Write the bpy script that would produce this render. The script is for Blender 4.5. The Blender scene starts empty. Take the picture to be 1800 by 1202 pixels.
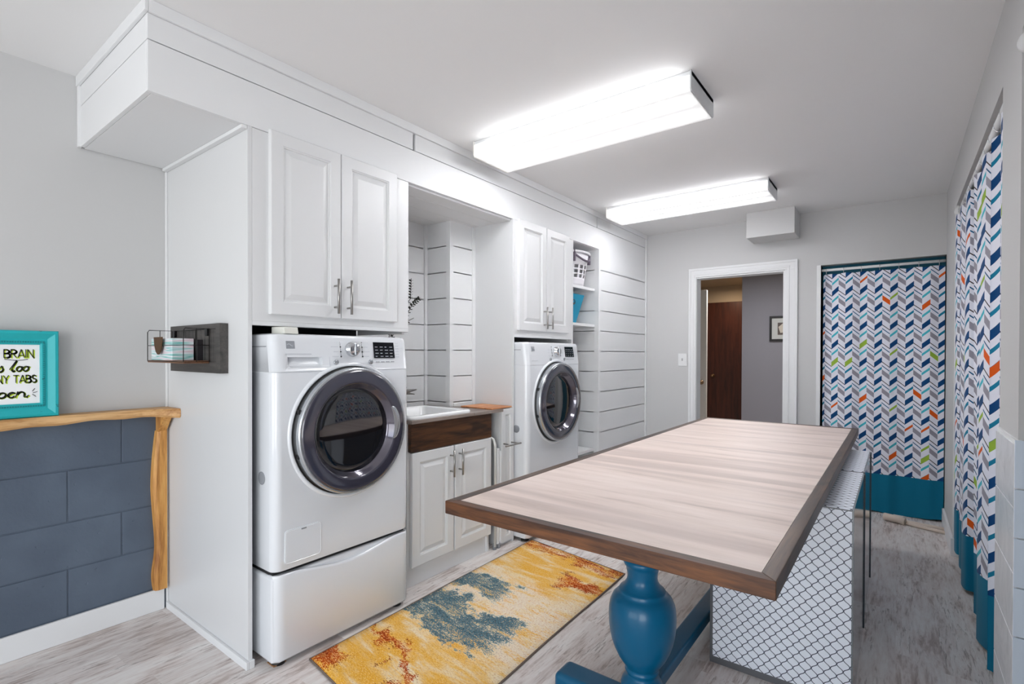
import bpy, bmesh, math, random
from mathutils import Vector, Matrix
random.seed(7)
PI = math.pi
S = bpy.context.scene
COL = S.collection

# ------------------------------------------------------------------ camera
cam_d = bpy.data.cameras.new('camera'); cam = bpy.data.objects.new('camera', cam_d); COL.objects.link(cam)
_yw, _p, _r, _F, _cy = 0.648528291, -0.00770546973, 0.00291078839, 895.585, 628.24
fw = Vector((-math.sin(_yw)*math.cos(_p), math.cos(_yw)*math.cos(_p), math.sin(_p)))
rt0 = Vector((math.cos(_yw), math.sin(_yw), 0)); up0 = rt0.cross(fw)
rt = rt0*math.cos(_r)+up0*math.sin(_r); up = -rt0*math.sin(_r)+up0*math.cos(_r)
M = Matrix((rt, up, -fw)).transposed().to_4x4(); M.translation = Vector((0, 0, 1.245))
cam.matrix_world = M
cam_d.sensor_width = 36; cam_d.sensor_fit = 'HORIZONTAL'
cam_d.lens = 36*_F/1800
cam_d.shift_x = 0.0
cam_d.shift_y = (_cy-601)/1800
cam_d.clip_start = 0.02; cam_d.clip_end = 60
S.camera = cam

# ------------------------------------------------------------------ world, exposure, daylight
w = bpy.data.worlds.new('world'); S.world = w; w.use_nodes = True
nt = w.node_tree; bg = nt.nodes['Background']
sky = nt.nodes.new('ShaderNodeTexSky'); sky.sky_type = 'NISHITA'; sky.sun_disc = False; sky.sun_elevation = math.radians(38)
nt.links.new(sky.outputs[0], bg.inputs[0]); bg.inputs[1].default_value = 0.12
S.view_settings.view_transform = 'Standard'; S.view_settings.look = 'None'
S.view_settings.exposure = 0.38; S.view_settings.gamma = 1.0; S.view_settings.use_curve_mapping = False

def area(name, loc, rot, sx, sy, power, col=(1, 1, 1)):
    l = bpy.data.lights.new(name, 'AREA'); l.shape = 'RECTANGLE'; l.size = sx; l.size_y = sy; l.energy = power; l.color = col
    o = bpy.data.objects.new(name, l); COL.objects.link(o); o.location = loc; o.rotation_euler = rot
    return o
# added area lights outside unseen rear windows, tilted up to brighten the ceiling
area('added_daylight_area', (-1.35, -2.72, 1.18), (math.radians(100), 0, 0), 2.3, 2.1, 39, (.97, .985, 1))
area('added_daylight_area', (1.25, -2.72, 1.18), (math.radians(104), 0, 0), 1.9, 2.1, 84, (.94, .97, 1))

# ------------------------------------------------------------------ materials
def lin(c):
    return tuple(((v/255)/12.92 if v/255 <= .04045 else ((v/255+.055)/1.055)**2.4) for v in c)+(1,)
MATS = {}
def mat(name, col=(200, 200, 200), rough=.5, metal=0., spec=.5, coat=0., emit=None, trans=0., ior=None, alpha=None):
    if name in MATS: return MATS[name]
    m = bpy.data.materials.new(name); m.use_nodes = True
    b = m.node_tree.nodes['Principled BSDF']
    b.inputs['Base Color'].default_value = lin(col)
    b.inputs['Roughness'].default_value = rough; b.inputs['Metallic'].default_value = metal
    b.inputs['Specular IOR Level'].default_value = spec
    b.inputs['Coat Weight'].default_value = coat; b.inputs['Coat Roughness'].default_value = .05
    b.inputs['Transmission Weight'].default_value = trans
    if ior: b.inputs['IOR'].default_value = ior
    if emit: b.inputs['Emission Color'].default_value = lin(emit[0]); b.inputs['Emission Strength'].default_value = emit[1]
    MATS[name] = m; return m
class G:
    """tiny node-graph helper"""
    def __init__(s, m): s.t = m.node_tree; s.n = s.t.nodes; s.b = s.n['Principled BSDF']
    def link(s, a, b): s.t.links.new(a, b)
    def put(s, sock, v):
        if isinstance(v, (int, float)): sock.default_value = v
        elif isinstance(v, tuple): sock.default_value = v
        else: s.link(v, sock)
    def m(s, op, a, b=None, c=None):
        n = s.n.new('ShaderNodeMath'); n.operation = op; s.put(n.inputs[0], a)
        if b is not None: s.put(n.inputs[1], b)
        if c is not None: s.put(n.inputs[2], c)
        return n.outputs[0]
    def xyz(s, v):
        n = s.n.new('ShaderNodeSeparateXYZ'); s.link(v, n.inputs[0]); return n.outputs
    def comb(s, x, y, z):
        n = s.n.new('ShaderNodeCombineXYZ'); s.put(n.inputs[0], x); s.put(n.inputs[1], y); s.put(n.inputs[2], z); return n.outputs[0]
    def tex(s, kind='Object'):
        return s.n.new('ShaderNodeTexCoord').outputs[kind]
    def geo(s): return s.n.new('ShaderNodeNewGeometry').outputs['Position']
    def noise(s, v, scale=5, detail=4, rough=.5, dist=0):
        n = s.n.new('ShaderNodeTexNoise'); s.link(v, n.inputs['Vector']); n.inputs['Scale'].default_value = scale
        n.inputs['Detail'].default_value = detail; n.inputs['Roughness'].default_value = rough; n.inputs['Distortion'].default_value = dist
        return n.outputs['Fac']
    def wn(s, v):
        n = s.n.new('ShaderNodeTexWhiteNoise'); n.noise_dimensions = '3D'; s.link(v, n.inputs['Vector']); return n.outputs['Value']
    def scale(s, v, k):
        n = s.n.new('ShaderNodeVectorMath'); n.operation = 'MULTIPLY'; s.link(v, n.inputs[0]); n.inputs[1].default_value = k; return n.outputs[0]
    def ramp(s, f, stops, const=False):
        n = s.n.new('ShaderNodeValToRGB'); s.link(f, n.inputs[0]); r = n.color_ramp
        r.interpolation = 'CONSTANT' if const else 'LINEAR'
        while len(r.elements) > 1: r.elements.remove(r.elements[-1])
        r.elements[0].position = stops[0][0]; r.elements[0].color = lin(stops[0][1])
        for p, c in stops[1:]:
            e = r.elements.new(p); e.color = lin(c)
        return n.outputs[0]
    def mix(s, f, a, b, mode='MIX'):
        n = s.n.new('ShaderNodeMix'); n.data_type = 'RGBA'; n.blend_type = mode
        s.put(n.inputs[0], f); s.put(n.inputs[6], a); s.put(n.inputs[7], b); return n.outputs[2]
    def col(s, c): s.link(c, s.b.inputs['Base Color'])
    def bump(s, h, st=.2, d=.01):
        n = s.n.new('ShaderNodeBump'); n.inputs['Strength'].default_value = st; n.inputs['Distance'].default_value = d
        s.link(h, n.inputs['Height']); s.link(n.outputs[0], s.b.inputs['Normal'])
    def smooth(s, x, a, b):
        n = s.n.new('ShaderNodeMapRange'); n.interpolation_type = 'SMOOTHSTEP'; s.put(n.inputs[0], x); n.inputs[1].default_value = a; n.inputs[2].default_value = b
        return n.outputs[0]

M_WHITE = mat('white_trim_paint', (230, 231, 232), .55, spec=.3)
M_DOORW = mat('white_cabinet_lacquer', (225, 226, 227), .35)
M_PANEL = mat('white_panel', (220, 221, 222), .35)
M_GREY = mat('light_grey_wall_paint', (203, 203, 203), .75, spec=.2)
g = G(M_GREY); g.bump(g.noise(g.geo(), 60, 3), .06, .004)
M_CEIL = mat('ceiling_paint', (236, 236, 236), .85, spec=.15)
g = G(M_CEIL); g.bump(g.noise(g.geo(), 40, 3), .05, .004)
M_APPL = mat('white_appliance_enamel', (226, 229, 233), .16, coat=.5)
M_CHROME = mat('chrome', (215, 217, 220), .12, 1)
M_NICKEL = mat('brushed_nickel', (165, 163, 160), .3, 1)
M_SILVER = mat('silver_plastic', (190, 194, 198), .25, .8)
M_DKGLASS = mat('dark_door_glass', (14, 15, 20), .04, 0, .8, coat=1)
M_RING = mat('smoky_violet_plastic', (56, 55, 68), .13, .0, .7, coat=1)
M_BLACK = mat('black_plastic', (12, 12, 14), .4)
M_DISPLAY = mat('display_black', (14, 15, 20), .12)
M_PRINT = mat('grey_print', (140, 143, 148), .5)
M_PRINTW = mat('pale_print', (196, 200, 206), .5)
M_BADGE = mat('badge_grey', (178, 182, 188), .3, .6)
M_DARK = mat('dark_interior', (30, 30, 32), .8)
M_BLUEPAINT = mat('glossy_blue_paint', (0, 84, 120), .32, spec=.3, coat=.12)
M_IRON = mat('dark_iron_wire', (48, 47, 46), .4, .7)
M_COPPER = mat('aged_copper', (98, 68, 42), .5, .5)
M_TEALWALL = mat('teal_wall', (10, 96, 118), .7)
M_PLASTIC = mat('white_plastic', (236, 234, 238), .35)
M_PURPLE = mat('purple_grey_plastic', (98, 88, 102), .4)
M_TEALBIN = mat('teal_plastic', (16, 142, 176), .45)
M_PORC = mat('white_porcelain', (242, 243, 243), .1, coat=.5)
M_BLOCK = mat('navy_grey_block_paint', (86, 98, 115), .45)
M_GAPSHADE = mat('gap_shade_backing', (48, 47, 46), .9)  # shade of the shiplap gaps put into a dark backing colour
g = G(M_BLOCK); p = g.geo()
h1 = g.noise(p, 26, 5, .6); pit = g.smooth(g.noise(p, 38, 2, .5), .30, .24)
g.bump(g.m('SUBTRACT', h1, g.m('MULTIPLY', pit, 1.4)), .35, .006)
g.col(g.mix(g.smooth(g.noise(p, 3, 3), .35, .7), lin((80, 92, 108)), lin((92, 105, 121))))

def wood(name, dark, mid, light, axis='Y', scale=1., rough=.5, knots=True):
    m = mat(name, mid, rough); g = G(m); p = g.geo()
    k = {'X': (1.2, 14, 14), 'Y': (14, 1.2, 14), 'Z': (14, 14, 1.2)}[axis]
    v = g.scale(p, tuple(a*scale for a in k))
    n1 = g.noise(v, 1.6, 6, .62, .6); n2 = g.noise(v, 7, 4, .6)
    f = g.m('ADD', g.m('MULTIPLY', n1, .75), g.m('MULTIPLY', n2, .25))
    c = g.ramp(f, [(.33, dark), (.48, mid), (.66, light)])
    if knots:
        kk = {'X': (1, 2.2, 2.2), 'Y': (2.2, 1, 2.2), 'Z': (2.2, 2.2, 1)}[axis]
        kn = g.smooth(g.noise(g.scale(p, kk), 4.2*scale, 2, .4), .61, .70)
        c = g.mix(g.m('MULTIPLY', kn, .75), c, lin(dark))
    kf = {'X': (6, 150, 150), 'Y': (150, 6, 150), 'Z': (150, 150, 6)}[axis]
    c = g.mix(g.m('MULTIPLY', g.smooth(g.noise(g.scale(p, kf), 1, 3, .6), .50, .68), .35), c, lin(dark))
    g.col(c); g.bump(n2, .12, .003); return m
M_EDGE = wood('stained_pine_edging', (28, 15, 9), (68, 39, 21), (116, 72, 38), 'X', 1., .45)
M_EDGEY = wood('stained_pine_edging_long', (32, 21, 15), (72, 50, 36), (100, 74, 54), 'Y', 1., .4)
M_APRON = wood('dark_walnut_stained_plank', (30, 17, 9), (78, 48, 25), (112, 74, 40), 'Y', 1., .45)
M_LIVE = wood('live_edge_pine', (158, 104, 56), (204, 156, 100), (226, 184, 132), 'Y', 1.1, .5, False)
M_LIVEV = wood('live_edge_pine_upright', (150, 92, 38), (212, 154, 82), (232, 184, 112), 'Z', 1.1, .5, False)
M_MOUNT = wood('charcoal_wood_board', (52, 50, 49), (74, 71, 69), (92, 87, 84), 'X', 1., .55, False)
M_SHELFW = wood('brown_shelf_wood', (72, 46, 32), (118, 80, 56), (150, 108, 78), 'X', 1., .55, False)
M_DKDOOR = wood('dark_brown_door_veneer', (48, 20, 11), (70, 30, 16), (86, 40, 22), 'Z', .8, .4, False)
M_BOARD = wood('orange_wood_board', (170, 104, 62), (204, 134, 86), (222, 168, 120), 'Y', 1.2, .5, False)

# laminate table top: boards running across the table
M_LAM = mat('grey_oak_laminate', (205, 190, 182), .46); g = G(M_LAM); p = g.geo(); x, y, z = g.xyz(p)
n1 = g.noise(g.scale(p, (1.1, 9, 1)), 1.7, 5, .6, .4); n2 = g.noise(g.scale(p, (3, 60, 1)), 3, 4, .6)
f = g.m('ADD', g.m('MULTIPLY', n1, .75), g.m('MULTIPLY', n2, .25))
c = g.ramp(f, [(.30, (190, 170, 160)), (.44, (222, 203, 193)), (.56, (231, 213, 204)), (.72, (239, 223, 215))])
c = g.mix(g.m('MULTIPLY', g.smooth(g.noise(g.scale(p, (.35, 7, 1)), 1.2, 3, .5), .48, .66), .5), c, lin((176, 156, 148)))
g.col(c); g.bump(n2, .05, .002)

# floor: whitewashed grey vinyl planks along Y
M_FLOOR = mat('weathered_grey_vinyl_plank', (190, 180, 176), .42); g = G(M_FLOOR); p = g.geo(); x, y, z = g.xyz(p)
px = g.m('DIVIDE', x, .152); pid = g.m('FLOOR', px); fx = g.m('FRACT', px)
off = g.wn(g.comb(pid, 3., 0.)); py = g.m('ADD', g.m('DIVIDE', y, .92), g.m('MULTIPLY', off, 5)); fy = g.m('FRACT', py)
pr = g.wn(g.comb(pid, g.m('FLOOR', py), 7.))
vv = g.comb(g.m('ADD', x, g.m('MULTIPLY', pr, 9)), y, g.m('MULTIPLY', pr, 30))
a = g.noise(g.scale(vv, (16, 2.6, 1)), 1.6, 7, .68, .5)
b_ = g.noise(g.scale(vv, (60, 7, 1)), 1.5, 4, .6)
cc = g.noise(g.scale(vv, (5, 1.5, 1)), 1.5, 3, .5)
f = g.m('ADD', g.m('ADD', g.m('MULTIPLY', a, .5), g.m('MULTIPLY', b_, .25)), g.m('MULTIPLY', cc, .25))
c = g.ramp(f, [(.34, (150, 134, 126)), (.42, (196, 182, 176)), (.48, (226, 217, 213)), (.58, (240, 236, 233))])
c = g.mix(g.m('MULTIPLY', pr, .22), c, lin((150, 140, 134)))
cr = g.noise(g.scale(vv, (95, 9, 1)), 1, 5, .7, .6); cr2 = g.noise(g.scale(vv, (7, 1.6, 1)), 1.3, 3, .5)
c = g.mix(g.m('MULTIPLY', g.m('MULTIPLY', g.smooth(cr, .52, .64), g.smooth(cr2, .44, .58)), .62), c, lin((116, 98, 88)))
g.col(c); g.bump(b_, .08, .002)

# trellis paper
M_TREL = mat('trellis_pattern_paper', (225, 230, 240), .3); g = G(M_TREL); u_, v_, _ = g.xyz(g.tex('UV'))
PU, PV = .039, .043
u = g.m('DIVIDE', u_, PU); v = g.m('DIVIDE', v_, PV)
cs = g.m('COSINE', g.m('MULTIPLY', v, 2*PI)); sn = g.m('MULTIPLY', g.m('SINE', g.m('MULTIPLY', v, 6*PI)), 0.0)
c3 = g.m('COSINE', g.m('MULTIPLY', v, 6*PI))
wv = g.m('MULTIPLY', g.m('SUBTRACT', g.m('MULTIPLY', cs, 1.02), g.m('MULTIPLY', c3, .02)), .235)
def lined(sgn, shift):
    q = g.m('ADD', g.m('SUBTRACT', u, g.m('MULTIPLY', wv, sgn)), shift)
    return g.m('ABSOLUTE', g.m('SUBTRACT', g.m('FRACT', q), .5))
d = g.m('MINIMUM', lined(1, .5), lined(-1, 0.))
slope = g.m('ABSOLUTE', g.m('SINE', g.m('MULTIPLY', v, 2*PI)))
wid = g.m('MULTIPLY', g.m('SQRT', g.m('ADD', 1., g.m('MULTIPLY', g.m('MULTIPLY', slope, slope), 2.2))), .034)
line = g.m('LESS_THAN', d, wid)
g.col(g.mix(line, lin((236, 241, 250)), lin((62, 66, 84))))

# chevron curtain fabric (u across the cloth in metres, v height in metres)
def chevron(name, hem_top):
    m = mat(name, (225, 225, 235), .8, spec=.2); g = G(m); u_, v_, _ = g.xyz(g.tex('UV'))
    cu = g.m('DIVIDE', u_, .0495); ci = g.m('FLOOR', cu); cf = g.m('FRACT', cu)
    odd = g.m('GREATER_THAN', g.m('FRACT', g.m('MULTIPLY', ci, .5)), .25)
    tri = g.m('SUBTRACT', cf, .5)
    rising = g.m('SUBTRACT', 1., odd)
    # rising: bottom of blue at left is low
    sh = g.m('MULTIPLY', g.m('SUBTRACT', g.m('MULTIPLY', rising, 2.), 1.), g.m('MULTIPLY', tri, .30))
    down = g.m('ADD', g.m('MULTIPLY', v_, -1/.1455), sh)      # increases downwards
    down = g.m('ADD', down, 20.)
    row = g.m('FLOOR', down); ph = g.m('FRACT', down)
    W = (232, 234, 244)
    rA = g.ramp(ph, [(0, W), (.235, (24, 126, 160)), (.375, W), (.715, (6, 66, 118))], True)
    rB = g.ramp(ph, [(0, W), (.235, (70, 182, 200)), (.375, W), (.715, (6, 66, 118))], True)
    alt = g.m('GREATER_THAN', g.m('FRACT', g.m('MULTIPLY', ci, .25)), .3)
    r = g.mix(alt, rA, rB)
    fcol = g.ramp(ph, [(0, W), (.15, (8, 88, 130)), (.205, W), (.38, (150, 148, 160)), (.64, W), (.95, (60, 46, 50))], True)
    c = g.mix(odd, r, fcol)
    rnd = g.wn(g.comb(ci, row, 2.)); rnd2 = g.wn(g.comb(ci, row, 5.))
    wide = g.m('MULTIPLY', rising, g.m('GREATER_THAN', ph, .73))
    thin = g.m('MULTIPLY', rising, g.m('MULTIPLY', g.m('GREATER_THAN', ph, .24), g.m('LESS_THAN', ph, .37)))
    gr = g.m('MULTIPLY', odd, g.m('MULTIPLY', g.m('GREATER_THAN', ph, .38), g.m('LESS_THAN', ph, .64)))
    anyb = g.m('MAXIMUM', wide, gr)
    s1 = g.m('MULTIPLY', anyb, g.m('GREATER_THAN', rnd, .915))
    s2 = g.m('MULTIPLY', thin, g.m('GREATER_THAN', rnd2, .87))
    acc = g.mix(g.m('GREATER_THAN', g.wn(g.comb(ci, row, 9.)), .5), lin((222, 92, 22)), lin((152, 184, 66)))
    c = g.mix(g.m('MAXIMUM', s1, s2), c, acc)
    c = g.mix(g.m('LESS_THAN', v_, hem_top), c, lin((6, 112, 144)))
    g.col(c)
    g.b.inputs['Sheen Weight'].default_value = .1
    return m
M_CURT = chevron('chevron_print_fabric', .305)

# rug
M_RUG = mat('abstract_rug_pile', (230, 190, 120), .95, spec=.1); g = G(M_RUG); u_, v_, _ = g.xyz(g.tex('UV'))
uv = g.comb(u_, v_, 0.)
base = g.noise(g.scale(uv, (2.5, 9, 1)), 1.5, 6, .65, .4)
c = g.ramp(base, [(.36, (236, 176, 60)), (.47, (238, 196, 116)), (.56, (238, 216, 170)), (.68, (240, 228, 204))])
grain = g.noise(g.scale(uv, (60, 130, 1)), 1, 3, .6)
warp = g.m('MULTIPLY', g.m('SUBTRACT', g.noise(g.scale(uv, (3, 3, 1)), 1.5, 4, .6), .5), .5)
vw = g.m('ADD', v_, warp)
def band(v, a, b, s=.1):
    return g.m('MULTIPLY', g.smooth(v, a-s, a+s), g.smooth(v, b+s, b-s))
spk = g.m('ADD', g.m('MULTIPLY', g.noise(g.scale(uv, (4.5, 16, 1)), 1.2, 8, .72, .3), .72), g.m('MULTIPLY', grain, .28))
fine = g.noise(g.scale(uv, (90, 240, 1)), 1, 3, .75)
gold = g.m('MAXIMUM', band(vw, -.3, .40, .14), g.m('MULTIPLY', band(vw, 1.22, 2.2, .14), .8))
c = g.mix(g.m('MULTIPLY', gold, g.smooth(g.m('ADD', g.m('MULTIPLY', base, .6), g.m('MULTIPLY', fine, .4)), .58, .44)), c, lin((234, 176, 62)))
pale = band(vw, .52, 1.12, .1)
c = g.mix(g.m('MULTIPLY', pale, g.smooth(spk, .40, .54)), c, lin((240, 226, 204)))
# fine tan speckle everywhere
c = g.mix(g.m('MULTIPLY', g.smooth(fine, .52, .62), .6), c, lin((196, 122, 60)))
c = g.mix(g.m('MULTIPLY', g.smooth(fine, .46, .36), .6), c, lin((246, 226, 182)))
uw = g.m('ADD', u_, g.m('MULTIPLY', warp, .5))
bl = g.m('MINIMUM', g.m('ADD', g.m('MULTIPLY', band(vw, .46, .80, .05), g.smooth(uw, .74, .46)), g.m('MULTIPLY', band(vw, .84, 1.06, .05), g.smooth(uw, .50, .26))), 1.)
spb = g.m('ADD', g.m('MULTIPLY', spk, .50), g.m('MULTIPLY', fine, .50))
mb = g.smooth(g.m('ADD', spb, g.m('MULTIPLY', g.m('SUBTRACT', bl, 1.), .24)), .452, .466)
c = g.mix(mb, c, g.mix(g.smooth(fine, .40, .58), lin((18, 46, 66)), lin((104, 138, 148))))
ru = g.m('ADD', g.m('ADD', g.m('MULTIPLY', band(vw, -.05, .17, .05), g.smooth(u_, .26, .42)), g.m('MULTIPLY', band(vw, -.05, .12, .03), g.smooth(u_, .22, .08))), g.m('ADD', g.m('MULTIPLY', band(g.m('ADD', vw, g.m('MULTIPLY', u_, .30)), .30, .37, .04), g.smooth(u_, .62, .4)), g.m('ADD', g.m('MULTIPLY', band(vw, 1.24, 1.42, .05), g.smooth(u_, .34, .5)), g.m('MULTIPLY', band(vw, 1.50, 1.7, .05), .9))))
mr = g.smooth(g.m('ADD', spb, g.m('MULTIPLY', g.m('SUBTRACT', g.m('MINIMUM', ru, 1.), 1.), .20)), .462, .476)
c = g.mix(mr, c, g.mix(g.smooth(spb, .49, .58), lin((204, 92, 30)), lin((122, 40, 16))))
g.col(c); g.bump(grain, .5, .006)

# marble-look wall tile
M_TILE = mat('pale_marble_tile', (222, 224, 228), .25); g = G(M_TILE); p = g.geo()
vn = g.noise(g.scale(p, (3, 5, 3)), 1.3, 6, .65, 1.2)
g.col(g.ramp(vn, [(.35, (218, 220, 224)), (.5, (238, 239, 242)), (.6, (226, 228, 232)), (.7, (244, 245, 247))]))
M_GROUT = mat('grout', (190, 192, 196), .8)

# lit diffusers of the fluorescent fixtures: two tube lines glow through the lens
def lens_mat(name, y0, y1, strength, tint):
    m = mat(name, (240, 240, 236), .35, emit=(tint, 1.)); g = G(m); x, y, z = g.xyz(g.geo())
    t = g.m('DIVIDE', g.m('SUBTRACT', y, y0), y1-y0)
    a1 = g.m('SUBTRACT', t, .27); a2 = g.m('SUBTRACT', t, .73)
    e1 = g.m('EXPONENT', g.m('MULTIPLY', g.m('MULTIPLY', a1, a1), -150.)); e2 = g.m('EXPONENT', g.m('MULTIPLY', g.m('MULTIPLY', a2, a2), -150.))
    side = g.m('GREATER_THAN', g.m('ABSOLUTE', g.m('SUBTRACT', t, .5)), .484)
    s = g.m('ADD', g.m('ADD', g.m('MULTIPLY', g.m('ADD', e1, e2), strength), .0), g.m('MULTIPLY', side, strength*.13))
    fade = g.m('MULTIPLY', g.smooth(x, -1.90, -1.74), g.smooth(x, -.71, -.80))
    s = g.m('ADD', g.m('MULTIPLY', s, fade), .40)
    g.link(s, g.b.inputs['Emission Strength']); return m

# ------------------------------------------------------------------ geometry helpers
class MB:
    def __init__(s): s.bm = bmesh.new(); s.uv = None; s.mi = 0
    def face(s, vs, uvs=None, smooth=False):
        try: f = s.bm.faces.new(vs)
        except ValueError: return None
        f.material_index = s.mi; f.smooth = smooth
        if uvs is not None:
            if s.uv is None: s.uv = s.bm.loops.layers.uv.new('UVMap')
            for l, c in zip(f.loops, uvs): l[s.uv].uv = c
        return f
    def box(s, x0, x1, y0, y1, z0, z1):
        if x0 > x1: x0, x1 = x1, x0
        if y0 > y1: y0, y1 = y1, y0
        if z0 > z1: z0, z1 = z1, z0
        v = [s.bm.verts.new(c) for c in ((x0, y0, z0), (x1, y0, z0), (x1, y1, z0), (x0, y1, z0), (x0, y0, z1), (x1, y0, z1), (x1, y1, z1), (x0, y1, z1))]
        for q in ((3, 2, 1, 0), (4, 5, 6, 7), (0, 1, 5, 4), (1, 2, 6, 5), (2, 3, 7, 6), (3, 0, 4, 7)):
            s.face([v[i] for i in q])
        return v
    def prism(s, pts, axis, a, b, smooth=False):
        """extrude a closed 2D outline along an axis; pts are the other two coords in xyz order"""
        def P(p, t):
            return {'x': (t, p[0], p[1]), 'y': (p[0], t, p[1]), 'z': (p[0], p[1], t)}[axis]
        A = [s.bm.verts.new(P(p, a)) for p in pts]; B = [s.bm.verts.new(P(p, b)) for p in pts]
        n = len(pts)
        s.face(A); s.face(B[::-1])
        for i in range(n): s.face([A[i], B[i], B[(i+1) % n], A[(i+1) % n]], smooth=smooth)
    def tube(s, pts, r, seg=10, closed=False, caps=True):
        pts = [Vector(p) for p in pts]; n = len(pts); rings = []
        rr = r if isinstance(r, (list, tuple)) else [r]*n
        prev = None
        for i in range(n):
            if closed: d = pts[(i+1) % n]-pts[i-1]
            else: d = pts[min(i+1, n-1)]-pts[max(i-1, 0)]
            d.normalize()
            if prev is None:
                a = Vector((0, 0, 1)) if abs(d.z) < .9 else Vector((1, 0, 0))
                u = d.cross(a).normalized()
            else:
                u = (prev-d*prev.dot(d)).normalized()
            prev = u; v = d.cross(u)
            rings.append([s.bm.verts.new(pts[i]+(u*math.cos(2*PI*k/seg)+v*math.sin(2*PI*k/seg))*rr[i]) for k in range(seg)])
        for i in range(n if closed else n-1):
            A, B = rings[i], rings[(i+1) % n]
            for k in range(seg): s.face([A[k], A[(k+1) % seg], B[(k+1) % seg], B[k]], smooth=True)
        if caps and not closed: s.face(rings[0][::-1]); s.face(rings[-1])
    def lathe(s, prof, origin, axis='z', seg=48, cap=True):
        """prof: list of (radius, height along axis)"""
        o = Vector(origin); rings = []
        ax = {'z': (Vector((1, 0, 0)), Vector((0, 1, 0)), Vector((0, 0, 1))), 'x': (Vector((0, 1, 0)), Vector((0, 0, 1)), Vector((1, 0, 0))), 'y': (Vector((0, 0, 1)), Vector((1, 0, 0)), Vector((0, 1, 0)))}[axis]
        for r, h in prof:
            if r < 1e-5: rings.append([s.bm.verts.new(o+ax[2]*h)]); continue
            rings.append([s.bm.verts.new(o+ax[0]*r*math.cos(2*PI*k/seg)+ax[1]*r*math.sin(2*PI*k/seg)+ax[2]*h) for k in range(seg)])
        for A, B in zip(rings, rings[1:]):
            for k in range(seg):
                k2 = (k+1) % seg
                if len(A) == 1 and len(B) == 1: continue
                if len(A) == 1: s.face([A[0], B[k2], B[k]][::-1] if False else [A[0], B[k], B[k2]][::-1], smooth=True)
                elif len(B) == 1: s.face([A[k], A[k2], B[0]], smooth=True)
                else: s.face([A[k], A[k2], B[k2], B[k]], smooth=True)
        if cap:
            if len(rings[0]) > 1: s.face(rings[0][::-1])
            if len(rings[-1]) > 1: s.face(rings[-1])
    def disc(s, origin, r, axis='x', seg=24, h=.002):
        s.lathe([(r, 0), (r, h)], origin, axis, seg)
    def build(s, name, m, parent=None, bevel=0., seg=2, recalc=True, autosmooth=True):
        if recalc: bmesh.ops.recalc_face_normals(s.bm, faces=s.bm.faces[:])
        me = bpy.data.meshes.new(name); s.bm.to_mesh(me); s.bm.free()
        o = bpy.data.objects.new(name, me); COL.objects.link(o)
        for mm in (m if isinstance(m, (list, tuple)) else [m]): me.materials.append(mm)
        if bevel:
            b = o.modifiers.new('bevel', 'BEVEL'); b.width = bevel; b.segments = seg; b.limit_method = 'ANGLE'; b.angle_limit = math.radians(40)
            b.harden_normals = False
            for p in me.polygons: p.use_smooth = True
            try:
                wn = o.modifiers.new('normals', 'WEIGHTED_NORMAL'); wn.keep_sharp = True
            except Exception: pass
        if parent is not None: o.parent = parent; o.matrix_parent_inverse = parent.matrix_world.inverted()
        return o
def box(name, x0, x1, y0, y1, z0, z1, m, parent=None, bevel=0., seg=2):
    b = MB(); b.box(x0, x1, y0, y1, z0, z1); return b.build(name, m, parent, bevel, seg)
def tag(o, label=None, cat=None, group=None, kind=None):
    if label: o['label'] = label
    if cat: o['category'] = cat
    if group: o['group'] = group
    if kind: o['kind'] = kind
    return o
def struct(o, label=None, cat=None):
    o['kind'] = 'structure'
    if label: o['label'] = label; o['category'] = cat or 'trim'
    return o
def thing(name, label, cat, loc=(0, 0, 0), group=None):
    o = bpy.data.objects.new(name, None); COL.objects.link(o); o.location = loc; o.empty_display_size = .05
    bpy.context.view_layer.update()
    o.matrix_world  # updated
    return tag(o, label, cat, group)

# ------------------------------------------------------------------ room shell
HC = 2.44; XF = -2.034; XW = -2.85; XR = .28; YF = 4.93; YB = -2.5
struct(box('floor', XW-.1, 2.6, YB-.1, 10, -.06, 0, M_FLOOR), 'pale weathered grey plank floor', 'floor')
struct(box('ceiling', XW-.1, 2.6, YB-.1, YF+.1, HC, HC+.08, M_CEIL), 'flat light grey painted ceiling', 'ceiling')
# left wall: grey upper part, painted block lower part
b = MB(); b.box(XW-.1, XW, YB, YF, .955, HC); b.box(XW-.1, XW-.03, YB, YF, 0, .955)
struct(b.build('wall_left', M_GREY), 'light grey wall above the wooden ledge', 'wall')
b = MB()
courses = [(.0, .103), (.108, .306), (.311, .509), (.514, .733), (.738, .956)]
for i, (z0, z1) in enumerate(courses):
    off = .593 if i % 2 == 1 else .785
    k = -9
    while True:
        y0 = off+k*.406; y1 = y0+.401
        if y0 > .99: break
        if y1 > YB: b.box(XW-.06, XW+.001+random.uniform(0, .001), max(y0, YB), min(y1, .99), z0, z1)
        k += 1
b.box(XW-.05, XW-.0022, YB, .99, 0, .956)
struct(b.build('wall_left_block', M_BLOCK, bevel=.0025), 'navy grey painted concrete block wall under the wooden ledge', 'wall')
struct(box('baseboard_left', XW, XW+.014, YB, .95, 0, .103, M_WHITE, bevel=.003), 'white baseboard below the navy block wall', 'baseboard')
# far wall (front), with doorway and curtained alcove opening
b = MB()
b.box(XW-.1, -1.538, YF, YF+.1, 0, HC); b.box(-1.538, -.778, YF, YF+.1, 1.97, HC)
b.box(-.778, -.515, YF, YF+.1, 0, HC); b.box(-.515, .28, YF, YF+.1, 1.985, HC); b.box(.28, .42, YF, YF+.1, 0, HC)
struct(b.build('wall_front', M_GREY), 'light grey far wall with doorway and curtained opening', 'wall')
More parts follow.
